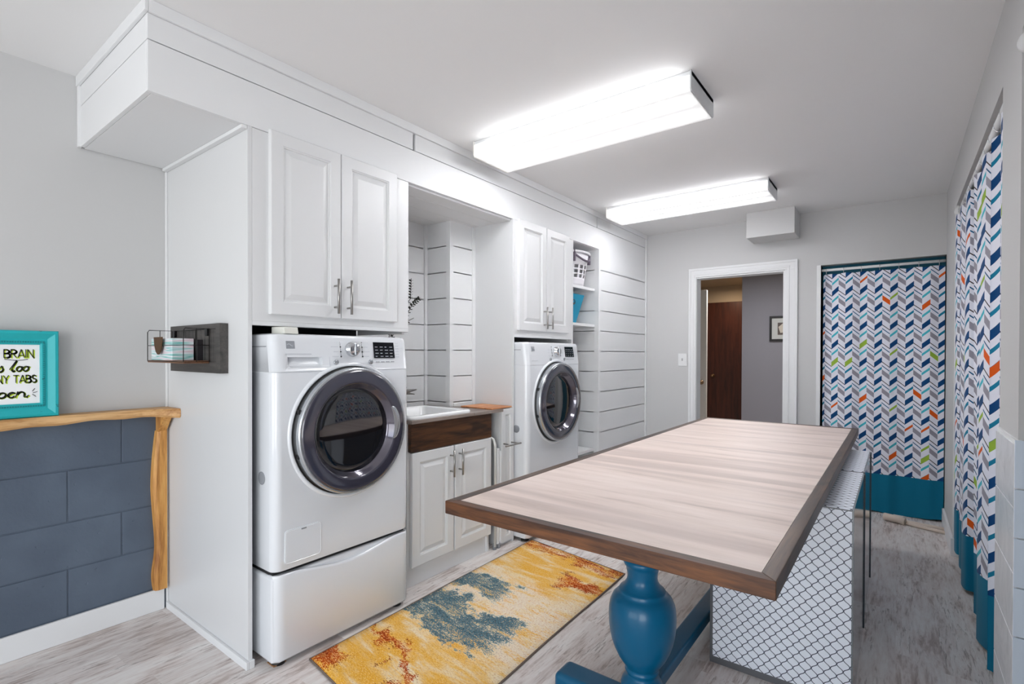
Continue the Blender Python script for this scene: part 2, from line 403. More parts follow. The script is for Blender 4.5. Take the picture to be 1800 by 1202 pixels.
# right wall with two openings
b = MB()
b.box(XR, XR+.14, 4.17, YF+.1, 0, HC); b.box(XR, XR+.14, 2.41, 4.17, 2.165, HC)
b.box(XR, XR+.14, 2.07, 2.41, 0, HC); b.box(XR, XR+.14, .55, 2.07, 2.19, HC); b.box(XR, XR+.14, .3, .55, 0, HC)
struct(b.build('wall_right', M_GREY), 'grey right wall framing the curtained openings', 'wall')
b = MB(); b.box(XR+.14, 2.6, .3, .42, 0, HC); b.box(2.5, 2.6, YB, .3, 0, HC)
struct(b.build('wall_side', M_GREY))
# rear wall with two unseen windows, extended downwards to light floor and pillar
b = MB(); b.box(XW-.1, -2.5, YB-.1, YB, 0, HC); b.box(-2.5, 2.2, YB-.1, YB, 2.25, HC); b.box(-2.5, 2.2, YB-.1, YB, 0, .15)
b.box(-.2, .3, YB-.1, YB, .15, 2.25); b.box(2.2, 2.6, YB-.1, YB, 0, HC)
struct(b.build('wall_back', M_GREY))
for k, (x0, x1) in enumerate(((-2.5, -.2), (.3, 2.2))):
    b = MB()
    for a0, a1, c0, c1 in ((x0, x0+.05, .15, 2.25), (x1-.05, x1, .15, 2.25), (x0, x1, .15, .20), (x0, x1, 2.2, 2.25), ((x0+x1)/2-.025, (x0+x1)/2+.025, .15, 2.25)):
        b.box(a0, a1, YB-.06, YB-.02, c0, c1)
    struct(b.build('unseen_window_%d' % (k+1), M_WHITE))
# alcoves behind the curtains
b = MB(); b.box(-.62, -.56, 5.03, 5.9, 0, HC); b.box(-.62, .5, 5.9, 5.96, 0, HC); b.box(.42, .5, 5.03, 5.96, 0, HC); b.box(-.62, .5, 5.03, 5.96, HC-.2, HC-.14)
struct(b.build('wall_alcove_far', M_TEALWALL))
b = MB(); b.box(1.3, 1.36, .42, 5.0, 0, HC); b.box(.42, 1.36, 4.94, 5.0, 0, HC); b.box(.42, 1.36, .42, 5.0, HC-.1, HC); b.box(.42, 1.3, 2.2, 2.26, 0, HC-.1)
struct(b.build('wall_alcove_right', M_GREY))

# pillar tile wainscot and capping, far stub baseboard and edge
b = MB()
z = 0.; 
for z0, z1 in ((0, .037), (.040, .227), (.230, .417), (.420, .607), (.610, .797), (.800, .985)):
    b.box(XR-.009, XR, 2.062, 2.412, z0, z1)
jb = MB()
for k in range(7): jb.box(XR-.0085, XR+.13, 2.055, 2.0615, .0+k*.1432, .139+k*.1432)
struct(jb.build('trim_15', mat('pale_blue_white_tile', (214, 226, 240), .3), bevel=.001), 'pale bluish tile edge of the pillar at the right border of the view', 'tile')
struct(b.build('trim_1', M_TILE, bevel=.0015), 'pale marble tile facing on the pillar beside the curtain', 'tile')
struct(box('trim_2', XR-.006, XR+.13, 2.064, 2.412, 0, .998, M_WHITE), 'white edge strip capping the pillar tile', 'trim')
struct(box('baseboard_right', XR-.014, XR+.05, 4.150, YF, 0, .11, M_WHITE, bevel=.003), 'white baseboard on the wall stub between the curtains', 'baseboard')
struct(box('trim_3', XR-.004, XR+.014, 4.160, 4.17, .11, 2.165, M_WHITE, bevel=.002), 'white edge board on the wall stub between the two curtains', 'trim')
struct(box('trim_4', -.545, -.515, YF-.012, YF+.1, 0, 1.985, M_WHITE, bevel=.002), 'white edge board left of the far curtain', 'trim')

# door casing and jamb of the doorway
b = MB()
for x0, x1 in ((-1.602, -1.534), (-.781, -.684)):
    b.box(x0, x1, YF-.016, YF, 0, 1.973)
    e = x0 if x0 < -1.5 else x1-.02
    b.box(e, e+.02, YF-.023, YF-.014, 0, 2.035)
    e = x1-.035 if x0 < -1.5 else x0+.017
    b.box(e, e+.018, YF-.020, YF-.014, 0, 1.99)
b.box(-1.602, -.684, YF-.016, YF, 1.973, 2.055); b.box(-1.602, -.684, YF-.023, YF-.014, 2.035, 2.055); b.box(-1.547, -.744, YF-.020, YF-.014, 1.99, 2.008)
b.box(-1.540, -1.530, YF-.005, YF+.12, 0, 1.97); b.box(-.796, -.778, YF-.005, YF+.12, 0, 1.97); b.box(-1.530, -.796, YF-.005, YF+.12, 1.960, 1.973)
struct(b.build('trim_5', M_WHITE, bevel=.002), 'white moulded casing around the far doorway', 'door casing')

# hallway behind the doorway
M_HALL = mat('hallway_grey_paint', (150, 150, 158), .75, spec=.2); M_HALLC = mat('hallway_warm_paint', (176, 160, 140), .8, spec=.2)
struct(box('wall_hall_right', -1.83, .5, 8.0, 8.1, 0, HC, M_HALL), 'grey hallway wall with a small framed picture', 'wall')
b = MB(); b.box(-3.6, -3.5, 5.03, 9.3, 0, HC); b.box(-3.6, -1.5, 9.2, 9.3, 2.14, HC); b.box(-3.6, -2.72, 9.2, 9.3, 0, 2.14); b.box(-1.83, -1.75, 8.1, 9.3, 0, HC); b.box(-.6, -.5, 5.97, 8.0, 0, HC)
struct(b.build('wall_hall_left', M_HALLC))
struct(box('ceiling_hall', -3.6, .5, 5.03, 9.3, HC-.02, HC+.05, M_HALLC))
def knob(parent, x, y, z, r=.028, m=mat('aged_brass', (150, 122, 92), .3, .9)):
    b = MB(); b.lathe([(r, 0), (r, -.006), (.010, -.010), (.010, -.030), (.022, -.038), (.027, -.052), (.018, -.066), (0, -.068)], (x, y, z), 'y', 20)
    return b.build('knob', m, parent)
d = struct(box('door_1', -2.72, -1.84, 9.19, 9.23, 0, 2.14, M_DKDOOR), 'dark brown wooden door at the hallway end', 'door')
k = knob(d, -2.57, 9.19, .87, .032)
d = struct(box('door_2', -2.62, -1.868, 6.40, 6.44, .01, 2.03, mat('pale_door_paint', (222, 214, 202), .5), bevel=.003), 'pale white door standing open inside the doorway', 'door')
k = knob(d, -1.925, 6.40, .90)
# warm lamp of the hallway ceiling
pr = thing('picture_frame', 'small black framed picture on the grey hallway wall', 'picture', (-1.2, 7.985, 1.6))
b = MB()
for q in ((-1.46, -.92, 1.755, 1.785), (-1.46, -.92, 1.43, 1.46), (-1.46, -1.43, 1.46, 1.755), (-.95, -.92, 1.46, 1.755)): b.box(q[0], q[1], 7.975, 7.999, q[2], q[3])
b.build('frame', mat('black_frame', (20, 20, 22), .4), pr)
box('mat_board', -1.43, -.95, 7.985, 7.995, 1.46, 1.755, mat('picture_mat', (205, 208, 205), .6), pr)
box('print_ground', -1.355, -1.06, 7.981, 7.986, 1.52, 1.69, mat('picture_brown', (96, 86, 80), .6), pr)
b = MB(); b.prism([(-1.32, 1.545), (-1.24, 1.56), (-1.12, 1.54), (-1.10, 1.62), (-1.16, 1.685), (-1.29, 1.68), (-1.345, 1.63), (-1.335, 1.59)], 'y', 7.977, 7.982)
b.build('print_shape', mat('picture_cream', (214, 206, 192), .6), pr)
area('hall_ceiling_lamp_light', (-2.2, 8.6, 2.35), (0, 0, 0), .3, .3, 6, (1, .80, .58))
area('hall_room_light', (-1.4, 6.6, 2.38), (0, 0, 0), .5, .5, 20, (.97, .97, 1))

# light switch
sw = thing('light_switch', 'white toggle light switch on the wall left of the doorway', 'light switch', (-1.662, YF, 1.19))
box('switch_plate', -1.705, -1.622, YF-.007, YF, 1.130, 1.250, M_WHITE, sw, .003)
box('toggle', -1.668, -1.660, YF-.017, YF-.006, 1.180, 1.204, mat('toggle_grey', (170, 170, 172), .4), sw, .001)

# boxed duct in the ceiling corner
struct(box('trim_6', -1.035, -.672, 4.65, YF, 2.228, HC, M_GREY, bevel=.003), 'grey boxed-in duct on the ceiling above the doorway', 'duct box')

# ------------------------------------------------------------------ built-in run
def planks(b, axis, fixed0, fixed1, a0, a1, zs, gap=.008):
    """horizontal boards with open joints; axis = direction the face looks along"""
    for z0, z1 in zip(zs, zs[1:]):
        if axis == 'x': b.box(fixed0, fixed1, a0, a1, z0+gap/2, z1-gap/2)
        else: b.box(a0, a1, fixed0, fixed1, z0+gap/2, z1-gap/2)
ZG = [2.3095-.1738*i for i in range(14)]
# soffit above cabinets
b = MB()
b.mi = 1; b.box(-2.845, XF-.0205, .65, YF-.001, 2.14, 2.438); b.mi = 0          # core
for y0, y1, z0, z1 in ((.62, 1.82, 2.311, 2.3975), (1.823, 3.86, 2.311, 2.3975), (3.863, YF-.03, 2.311, 2.3975), (.62, YF-.03, 2.135, 2.3075)):
    b.box(XF-.02, XF, y0+.014, y1, z0, z1)
b.box(XF-.02, XF-.001, .634, YF-.03, 2.398, 2.436)
for z0, z1 in ((2.311, 2.3975), (2.135, 2.3075)): b.box(-2.83, XF-.0205, .634, .6495, z0, z1)
b.box(-2.83, XF-.0205, .636, .6495, 2.398, 2.436)
b.box(-2.845, XF-.0205, .6505, .99, 2.135, 2.1395)
struct(b.build('trim_7', [M_WHITE, M_GAPSHADE], bevel=.0015), 'white shiplap soffit running above the laundry cabinets', 'soffit')
b = MB(); b.box(XF-.0, XF+.012, .6345, YF-.001, 2.397, 2.4399); b.box(-2.849, XF+.012, .622, .6345, 2.397, 2.4399); b.box(-2.849, -2.825, .626, .640, 2.135, 2.397)
b.box(-2.84, XF-.001, .945, .9665, 2.120, 2.1345)
struct(b.build('trim_8', M_WHITE, bevel=.002), 'white crown strip along the soffit at the ceiling', 'crown')
# tall end panel
b = MB(); b.box(-2.849, XF, .967, .984, 0, 2.135)
struct(b.build('trim_9', M_PANEL, bevel=.001), 'tall white end panel beside the washing machine', 'panel')
b = MB(); b.box(-2.835, XF+.012, .955, .967, 0, .032); b.box(XF-.001, XF+.012, .967, .988, 0, .032); b.box(-2.849, -2.835, .958, .967, .0, 2.12)
struct(b.build('trim_10', M_WHITE, bevel=.002), 'low white floor strip and corner bead along the end panel', 'trim')
# partitions between bays and the far shiplap wall
b = MB(); b.box(-2.62, XF, 2.690, 2.708, .0, 2.135)
struct(b.build('trim_11', M_PANEL, bevel=.001), 'white side panel between sink niche and second machine', 'panel')
b = MB(); b.box(-2.62, XF, 3.452, 3.475, 0, 2.135)
struct(b.build('trim_12', M_PANEL, bevel=.001), 'white panel dividing the second machine from the open shelves', 'panel')
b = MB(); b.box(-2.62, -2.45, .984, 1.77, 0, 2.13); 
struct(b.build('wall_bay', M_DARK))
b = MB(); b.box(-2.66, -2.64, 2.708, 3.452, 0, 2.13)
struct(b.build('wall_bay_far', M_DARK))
# sink niche lining: shiplap back, boxed chase
b = MB()
zs = [2.135]+[q for q in ZG if q < 2.12]; zs = [q for q in zs if q > .85]+[.86]
planks(b, 'x', -2.62, -2.60, 1.79, 2.425, zs); planks(b, 'y', 2.447, 2.465, -2.59, -2.40, zs); planks(b, 'x', -2.39, -2.37, 2.47, 2.665, zs)
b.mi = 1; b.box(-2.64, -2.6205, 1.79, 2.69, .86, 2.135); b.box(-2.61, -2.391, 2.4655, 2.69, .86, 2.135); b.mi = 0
b.box(-2.605, -2.586, 2.425, 2.4465, .86, 2.135)
b.box(-2.403, -2.3665, 2.441, 2.475, .86, 2.135)
b.box(-2.37, -2.362, 2.662, 2.692, .86, 2.135); b.box(-2.3705, -2.363, 2.476, 2.661, .885, .91)
b.box(-2.62, -2.58, 1.79, 1.80, .86, 2.135)
struct(b.build('wall_niche', [M_WHITE, M_GAPSHADE], bevel=.0012), 'white shiplap lining and boxed chase of the sink niche', 'wall')
b = MB()
for x0, x1 in ((-2.62, -2.48), (-2.477, -2.33), (-2.327, -2.18), (-2.177, XF-.02)): b.box(x0, x1, 1.79, 2.69, 2.124, 2.137)
struct(b.build('ceiling_niche', M_WHITE, bevel=.001), 'white board ceiling of the sink niche', 'ceiling')
# open shelf niche lining (y 3.475..3.908)
b = MB()
zs = [2.135]+[q for q in ZG if q < 2.12]+[.05]
planks(b, 'y', 3.908, 3.925, -2.62, -2.078, zs)
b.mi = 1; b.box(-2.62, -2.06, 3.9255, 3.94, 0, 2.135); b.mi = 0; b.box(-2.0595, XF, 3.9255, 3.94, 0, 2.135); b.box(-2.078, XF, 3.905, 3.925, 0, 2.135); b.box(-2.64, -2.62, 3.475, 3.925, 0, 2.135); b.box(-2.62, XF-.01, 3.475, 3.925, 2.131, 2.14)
struct(b.build('wall_shelf_niche', [M_WHITE, M_GAPSHADE], bevel=.001), 'white shiplap lining of the open shelf niche', 'wall')
for z0, lab in ((1.779, 'top'), (1.474, 'middle'), (.415, 'bottom')):
    o = box('niche_shelf', -2.61, -2.073, 3.477, 3.904, z0, z0+.022, M_WHITE, None, .001)
    tag(o, {'top': 'white shelf holding the laundry basket in the open niche', 'middle': 'white shelf under the teal bin in the open niche', 'bottom': 'lowest white shelf of the open niche, just above the table edge'}[lab], 'shelf')
# far shiplap wall panel
b = MB()
zs = [2.3095-.1738*i for i in range(1, 14)]; zs = [2.135]+zs+[0.0]
zs[1] = 2.1357-.0001 if False else zs[1]
zz = [2.135]+[q for q in ZG[1:] if q < 2.12]+[.0]
planks(b, 'x', XF-.018, XF, 3.945, YF-.03, zz)
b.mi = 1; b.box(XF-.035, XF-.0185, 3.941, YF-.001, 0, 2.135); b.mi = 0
struct(b.build('wall_shiplap', [M_WHITE, M_GAPSHADE], bevel=.0012), 'white shiplap wall section left of the far corner', 'wall')
b = MB(); b.box(XF-.02, XF+.010, YF-.028, YF-.001, 0, 2.397); b.box(XF-.002, XF+.002, 3.910, 3.947, 0, 2.134)
struct(b.build('trim_13', M_WHITE, bevel=.002), 'white corner bead where the shiplap meets the far wall', 'trim')

# raised-panel door builder (front looks to +x)
def panel_door(name, y0, y1, z0, z1, xf, parent, rail=.052, th=.019, label=None):
    b = MB(); bm = b.bm
    def ring(i, x): return [bm.verts.new((x, y, z)) for y, z in ((y0+i, z0+i), (y1-i, z0+i), (y1-i, z1-i), (y0+i, z1-i))]
    R = [ring(0, xf-th), ring(0, xf-.002), ring(.003, xf), ring(rail, xf), ring(rail+.002, xf-.003), ring(rail+.006, xf-.004), ring(rail+.008, xf-.009), ring(rail+.013, xf-.010), ring(rail+.034, xf-.002), ring(rail+.036, xf-.0015)]
    for A, B in zip(R, R[1:]):
        for k in range(4): b.face([A[k], A[(k+1) % 4], B[(k+1) % 4], B[k]])
    b.face(R[-1]); b.face(R[0][::-1])
    return b.build(name, M_DOORW, parent)
def bar_handle(parent, y, z0, z1, x, name='handle'):
    b = MB(); b.tube([(x+.032, y, z0), (x+.032, y, z1)], .0058, 12)
    for z in (z0+.03, z1-.03): b.tube([(x-.002, y, z), (x+.032, y, z)], .0045, 10)
    return b.build(name, M_NICKEL, parent)

XD = -2.015
def upper_cabinet(label, y0, y1, d1, d2, hz):
    t = thing('upper_cabinet', label, 'cabinet', (XF, (y0+y1)/2, 1.355), 'white upper cabinets above the machines')
    b = MB(); b.box(-2.44, XF, y0, y1, 1.372, 2.133)
    b.box(XF-.03, XF, y0, y1, 1.355, 1.3718); b.box(-2.44, XF-.0305, y1-.018, y1-.0005, 1.345, 1.3718)
    b.build('cabinet_body', M_DOORW, t, .001)
    for (a, c), hy in ((d1, d1[1]-.033), (d2, d2[0]+.030)):
        d = panel_door('door', a, c, 1.402, 2.146, XD, t)
        bar_handle(d, hy, hz[0], hz[1], XD)
    return t
upper_cabinet('white double-door upper cabinet above the nearer washing machine', .9845, 1.789, (1.050, 1.3745), (1.3785, 1.700), (1.420, 1.575))
upper_cabinet('white double-door upper cabinet above the farther machine', 2.709, 3.4515, (2.740, 3.068), (3.073, 3.385), (1.420, 1.575))

# ------------------------------------------------------------------ washing machines
def arc(cy, cz, r, a0, a1, n): return [(cy+r*math.cos(a0+(a1-a0)*i/n), cz+r*math.sin(a0+(a1-a0)*i/n)) for i in range(n+1)]
def machine(y0, label, cat, name, washer):
    W = .69; y1 = y0+W; XM = -1.93
    t = thing(name, label, cat, (XM-.3, y0+W/2, 0))
    # body: rounded plan outline lofted through heights
    def loft(nm, secs, m, parent, r=.036):
        lb_ = MB(); rows = []
        for z_, xf_, ins in secs:
            pts = [(-2.43, y0+ins), (-2.43, y1-ins)]
            pts += [(xf_-r+r*math.sin(PI/2*k/6), y1-ins-r+r*math.cos(PI/2*k/6)) for k in range(7)]
            pts += [(xf_-r+r*math.cos(PI/2*k/6), y0+ins+r-r*math.sin(PI/2*k/6)) for k in range(7)]
            rows.append([lb_.bm.verts.new((p[0], p[1], z_)) for p in pts])
        n_ = len(rows[0])
        for A, B in zip(rows, rows[1:]):
            for k in range(n_): lb_.face([A[k], A[(k+1) % n_], B[(k+1) % n_], B[k]], smooth=True)
        lb_.face(rows[0][::-1], smooth=True); lb_.face(rows[-1], smooth=True)
        o_ = lb_.build(nm, m, parent); w_ = o_.modifiers.new('normals', 'WEIGHTED_NORMAL'); w_.keep_sharp = True
        return o_
    loft('body', [(.378, XM-.012, .006), (.384, XM-.004, .001), (.45, XM-.001, 0), (.80, XM+.002, 0), (1.12, XM+.001, 0), (1.166, XM-.0, 0), (1.168, XM-.003, .002)], M_APPL, t)
    b = MB(); b.box(-2.44, XM-.030, y0+.012, y1-.012, .345, .40); b.build('lower_gap', M_DARK, t)
    # control panel housing (upper band, leaning back a little)
    cp = loft('control_panel', [(1.167, XM-.003, .002), (1.1695, XM+.002, 0), (1.290, XM-.014, 0), (1.308, XM-.017, .001), (1.317, XM-.021, .004), (1.322, XM-.030, .012)], M_APPL, t)
    if washer:
        ct_ = MB(); ya_, yb_, za_, zb_ = y0+.060, y0+.212, 1.186, 1.228
        ol = arc(yb_-.014, za_+.014, .014, -PI/2, 0, 5)+[(yb_, zb_), (ya_, zb_)]+arc(ya_+.014, za_+.014, .014, PI, 1.5*PI, 5)
        ri = [ct_.bm.verts.new((XM+.03, y_, z_)) for y_, z_ in ol]; rm = [ct_.bm.verts.new((XM-.012-.018*(z_-za_)/(zb_-za_), y_, z_)) for y_, z_ in ol]
        ct_.face(ri); ct_.face(rm[::-1])
        for k in range(len(ol)): ct_.face([ri[k], rm[k], rm[(k+1) % len(ol)], ri[(k+1) % len(ol)]])
        co = ct_.build('cutter', M_APPL); bo = cp.modifiers.new('pocket', 'BOOLEAN'); bo.object = co; bo.operation = 'DIFFERENCE'; bo.solver = 'EXACT'
        dg = bpy.context.evaluated_depsgraph_get(); nm_ = bpy.data.meshes.new_from_object(cp.evaluated_get(dg)); cp.modifiers.clear(); cp.data = nm_; cp.data.name = 'control_panel'
        bpy.data.objects.remove(co, do_unlink=True)
        for p_ in cp.data.polygons: p_.use_smooth = abs(p_.normal.x) > .2 and p_.area > 1e-9 and False
        try: cp.data.set_sharp_from_angle(angle=math.radians(35))
        except Exception: pass
        for p_ in cp.data.polygons: p_.use_smooth = True
    b = MB(); b.box(-2.43, XM-.055, y0-.001, y0+.02, 1.268, 1.272); b.build('lid_seam', M_PRINT, t)
    def xs(z): return XM+.003-(z-1.172)*(.017/.118) if z < 1.29 else XM-.014-(z-1.29)*.44
    def patch(nm, ya, yb, za, zb, m, th=.0015, parent=cp, off=0):
        b = MB(); xa, xb = xs(za)+off, xs(zb)+off
        b.prism([(xa-.003, za), (xa+th, za), (xb+th, zb), (xb-.003, zb)], 'y', ya, yb); return b.build(nm, m, parent)
    Y = lambda f: y0+f
    # badge with a curved mark
    patch('badge', Y(.058), Y(.094), 1.262, 1.293, M_BADGE)
    b = MB(); b.tube([(xs(1.28)+.002, Y(.062+.028*i/8), 1.277+.004*math.sin(i/8*2*PI)) for i in range(9)], .0012, 6); b.build('badge_mark', M_PRINTW, cp)
    if washer:
        patch('name_strip', Y(.055), Y(.165), 1.2385, 1.2425, M_PRINTW, .0008)
        patch('drawer_seam', Y(.247), Y(.249), 1.172, 1.300, M_PRINTW, .0006)
    else:
        patch('name_strip', Y(.055), Y(.12), 1.1965, 1.1995, M_PRINTW, .0008)
    # dial
    dz = 1.262; dy = Y(.362)
    b = MB(); b.lathe([(.034, 0), (.034, .006), (.030, .010), (.029, .024), (.026, .028), (0, .029)], (xs(dz), dy, dz), 'x', 32); dd = b.build('dial', M_CHROME, cp)
    b = MB(); b.box(xs(dz)+.028, xs(dz)+.034, dy-.004, dy+.004, dz-.026, dz+.026); b.build('dial_grip', M_SILVER, dd, .002)
    for s_, ya in ((-1, Y(.305)), (1, Y(.417))):
        patch('indicator_bar', ya-.0012, ya+.0012, 1.226, 1.296, M_PRINT)
        for k in range(4): patch('indicator_light', ya-.0028, ya+.0028, 1.228+k*.021, 1.232+k*.021, M_DISPLAY, .002)
        for k in range(4):
            w_ = random.uniform(.018, .036); c0 = ya+s_*.010
            patch('setting_mark', min(c0, c0+s_*w_), max(c0, c0+s_*w_), 1.229+k*.021, 1.2315+k*.021, M_PRINTW, .0008)
    for ya in (Y(.277), Y(.458)):
        b = MB(); b.lathe([(.0115, 0), (.0115, .004), (.009, .006), (0, .006)], (xs(1.205), ya, 1.205), 'x', 20); b.build('button', M_SILVER, cp)
        patch('button_mark', ya-.010, ya+.010, 1.186, 1.1885, M_PRINTW, .0008)
    # display
    dp = patch('display', Y(.480), Y(.600), 1.222, 1.296, M_DISPLAY, .003)
    for r in range(4):
        for c in range(4):
            patch('display_line', Y(.488+c*.028), Y(.488+c*.028+random.uniform(.009, .019)), 1.229+r*.0145, 1.2315+r*.0145, M_PRINTW, .0036, dp)
    for k in range(4): patch('touch_key', Y(.490+k*.029), Y(.508+k*.029), 1.203, 1.206, M_PRINT, .0014)
    for k in range(6): patch('option_mark', Y(.608), Y(.628), 1.226+k*.013, 1.2285+k*.013, M_PRINTW, .0010)
    # door
    cy, cz = y0+.352, .908
    b = MB(); b.lathe([(.296, -.012), (.298, 0), (.292, .007), (.284, .009), (.280, .004)], (XM, cy, cz), 'x', 72, cap=False); b.build('door_surround', M_APPL, t)
    b = MB(); b.lathe([(.283, -.004), (.282, .003), (.277, .003), (.272, .006)], (XM, cy, cz), 'x', 72, cap=False); b.build('door_gasket_gap', M_BLACK, t)
    b = MB(); b.lathe([(.262, 0), (.273, .004), (.2745, .034), (.272, .043), (.267, .0475), (.262, .046)], (XM, cy, cz), 'x', 72, cap=False); dr = b.build('door', M_SILVER, t)
    b = MB(); b.lathe([(.2625, .044), (.260, .049), (.252, .051), (.215, .0525), (.207, .0515), (.204, .048)], (XM, cy, cz), 'x', 72, cap=False); b.build('door_ring', M_RING, dr)
    b = MB(); b.lathe([(.2045, .050), (.200, .044), (.193, .028), (.184, .018)], (XM, cy, cz), 'x', 72, cap=False); b.build('inner_bezel', mat('smoked_bezel', (92, 88, 100), .12, .5, coat=1), dr)
    b = MB(); b.lathe([(.185, .0175), (.182, .020), (.150, .0235), (.110, .0265), (.06, .0285), (0, .029)], (XM, cy, cz), 'x', 72, cap=False); b.build('door_glass', M_DKGLASS, dr)
    # crescent grip on the right of the ring
    b = MB(); a0, a1 = math.radians(-17), math.radians(26); n = 16
    for i in range(n):
        A0 = a0+(a1-a0)*i/n; A1 = a0+(a1-a0)*(i+1)/n
        def q(a, f):
            k = math.sin(PI*(a-a0)/(a1-a0))**.5 if a0 < a < a1 else 0
            r = .200+ (.026*k+.008)*f; return b.bm.verts.new((XM+.0535+.008*math.sin(PI*f)*max(k, .2), cy+r*math.cos(a), cz+r*math.sin(a)))
        for f in range(4): b.face([q(A0, f/4), q(A1, f/4), q(A1, (f+1)/4), q(A0, (f+1)/4)], smooth=True)
    bmesh.ops.remove_doubles(b.bm, verts=b.bm.verts[:], dist=.0002)
    b.build('door_handle', M_SILVER, dr)
    for za in (-.08, .10):
        box('hinge', XM+.010, XM+.026, cy-.279+abs(za)*.17, cy-.268+abs(za)*.17, cz+za*1-.009, cz+za*1+.009, M_BLACK, dr)
    # lower access flap
    if washer:
        fl = MB(); oy0, oy1, oz0, oz1 = Y(.045), Y(.205), .405, .540
        def rr(i, x, rad=.014):
            pts = []
            for (cy_, cz_, s0) in ((oy1-i-rad, oz0+i+rad, -PI/2), (oy1-i-rad, oz1-i-rad, 0), (oy0+i+rad, oz1-i-rad, PI/2), (oy0+i+rad, oz0+i+rad, PI)):
                pts += [(x, cy_+rad*math.cos(s0+PI/2*k/4), cz_+rad*math.sin(s0+PI/2*k/4)) for k in range(5)]
            return [fl.bm.verts.new(p) for p in pts]
        R = [rr(0, XM-.004), rr(.0, XM+.0022), rr(.0016, XM+.0030), rr(.0032, XM+.0014), rr(.005, XM+.0028)]
        n = len(R[0])
        for A, B in zip(R, R[1:]):
            for k in range(n): fl.face([A[k], A[(k+1) % n], B[(k+1) % n], B[k]])
        fl.face(R[-1]); fl.build('filter_flap', M_APPL, t)
        box('flap_notch', XM-.002, XM+.004, Y(.115), Y(.137), .528, .534, M_PRINT, t)
    # side recess handle
    b = MB(); b.lathe([(.026, 0), (.026, -.0015), (.020, -.002), (0, -.002)], (-2.02, y0, .745), 'y', 24); b.build('side_grip', M_PRINT, t)
    # pedestal
    b = MB(); b.box(-2.44, XM-.012, y0, y1, .022, .362); b.build('pedestal_body', M_APPL, t, .012, 3)
    b = MB(); n = 32
    def ztop(f): return .3685-.034*(math.sin(PI*min(max((f-.06)/.88, 0), 1))**2)
    rows = []
    for i in range(n+1):
        f = i/n; y = y0+.004+(W-.008)*f; zt = ztop(f); e = min(f, 1-f)*W; rx = .020*(1-min(e/.02, 1))**2
        rows.append([b.bm.verts.new(c) for c in ((XM-.06, y, .3625), (XM-.040-rx, y, .3625+(zt-.3625)*.3), (XM-.012-rx, y, zt-.003), (XM-.004-rx, y, zt), (XM+.002-rx, y, zt-.003), (XM+.004-rx, y, zt-.012), (XM+.004-rx, y, .034), (XM-.004-rx, y, .024), (XM-.06, y, .024))])
    for A, B in zip(rows, rows[1:]):
        for k in range(len(A)): b.face([A[k], A[(k+1) % 9], B[(k+1) % 9], B[k]], smooth=True)
    b.face(rows[0]); b.face(rows[-1][::-1])
    b.build('pedestal_drawer', M_APPL, t)
    for yy in (y0+.045, y1-.045):
        for xx in (XM-.05, -2.38):
            b = MB(); b.lathe([(.014, .024), (.014, .014), (.026, .010), (.028, .0)], (xx, yy, 0), 'z', 20); b.build('foot', M_BLACK, t)
    return t
machine(1.015, 'white front-loading washer beside the tall end panel', 'washing machine', 'washing_machine', True)
machine(2.716, 'white front-loading machine beyond the sink, next to the open shelves', 'dryer', 'clothes_dryer', False)
# scuff on the washer is part of its enamel: a small foam spacer sits on top of it
o = MB(); o.prism([(-2.06, 1.3225), (-1.955, 1.3225), (-1.962, 1.350), (-2.06, 1.352)], 'y', 1.075, 1.135); o = o.build('foam_spacer', mat('pale_foam', (222, 222, 214), .8), None, .003)
tag(o, 'small pale spacer block wedged on top of the washer under the cabinet', 'spacer block')
tag(box('cork_coaster', -2.012, -1.958, 1.030, 1.084, 0, .0045, mat('cork', (150, 112, 78), .8), None, .002), 'small brown pad on the floor under the washer foot', 'floor pad')
bpy.data.objects['cork_coaster'].location.z = -.0  # lies under the foot

# ------------------------------------------------------------------ sink base
sb = thing('sink_cabinet', 'white sink base cabinet with two raised-panel doors and dark wood apron', 'cabinet', (XF, 2.13, 0))
b = MB(); b.box(-2.60, XF-.016, 1.795, 2.467, .10, .725); b.box(-2.60, -2.062, 1.795, 2.455, .0, .10); b.box(-2.6, XF-.016, 2.449, 2.467, .0, .872); b.box(-2.6, -2.055, 1.795, 1.81, .72, .872)
b.build('cabinet_body', M_DOORW, sb, .001)
for (a, c), hy in (((1.815, 2.1285), 2.1285-.030), ((2.1405, 2.466), 2.1405+.030)):
    d = panel_door('door', a, c, .112, .717, XF+.005, sb); bar_handle(d, hy, .545, .695, XF+.005)
box('apron', -2.060, XF+.004, 1.806, 2.467, .722, .871, M_APRON, sb, .001)
# countertop
ct = MB(); ct.box(-2.60, -2.445, 1.795, 2.69, .873, .890); ct.box(-2.445, -2.056, 1.795, 1.82, .873, .890); ct.box(-2.445, -2.012, 2.29, 2.565, .873, .890); ct.box(-2.445, -2.09, 2.565, 2.69, .873, .890); ct.box(-2.056, -2.018, 1.80, 2.29, .873, .890)
M_CTOP = wood('grey_brown_laminate_counter', (104, 92, 86), (136, 122, 114), (158, 146, 138), 'Y', .8, .4, False)
tag(ct.build('countertop', M_CTOP), 'grey brown laminate countertop around the white sink', 'countertop')
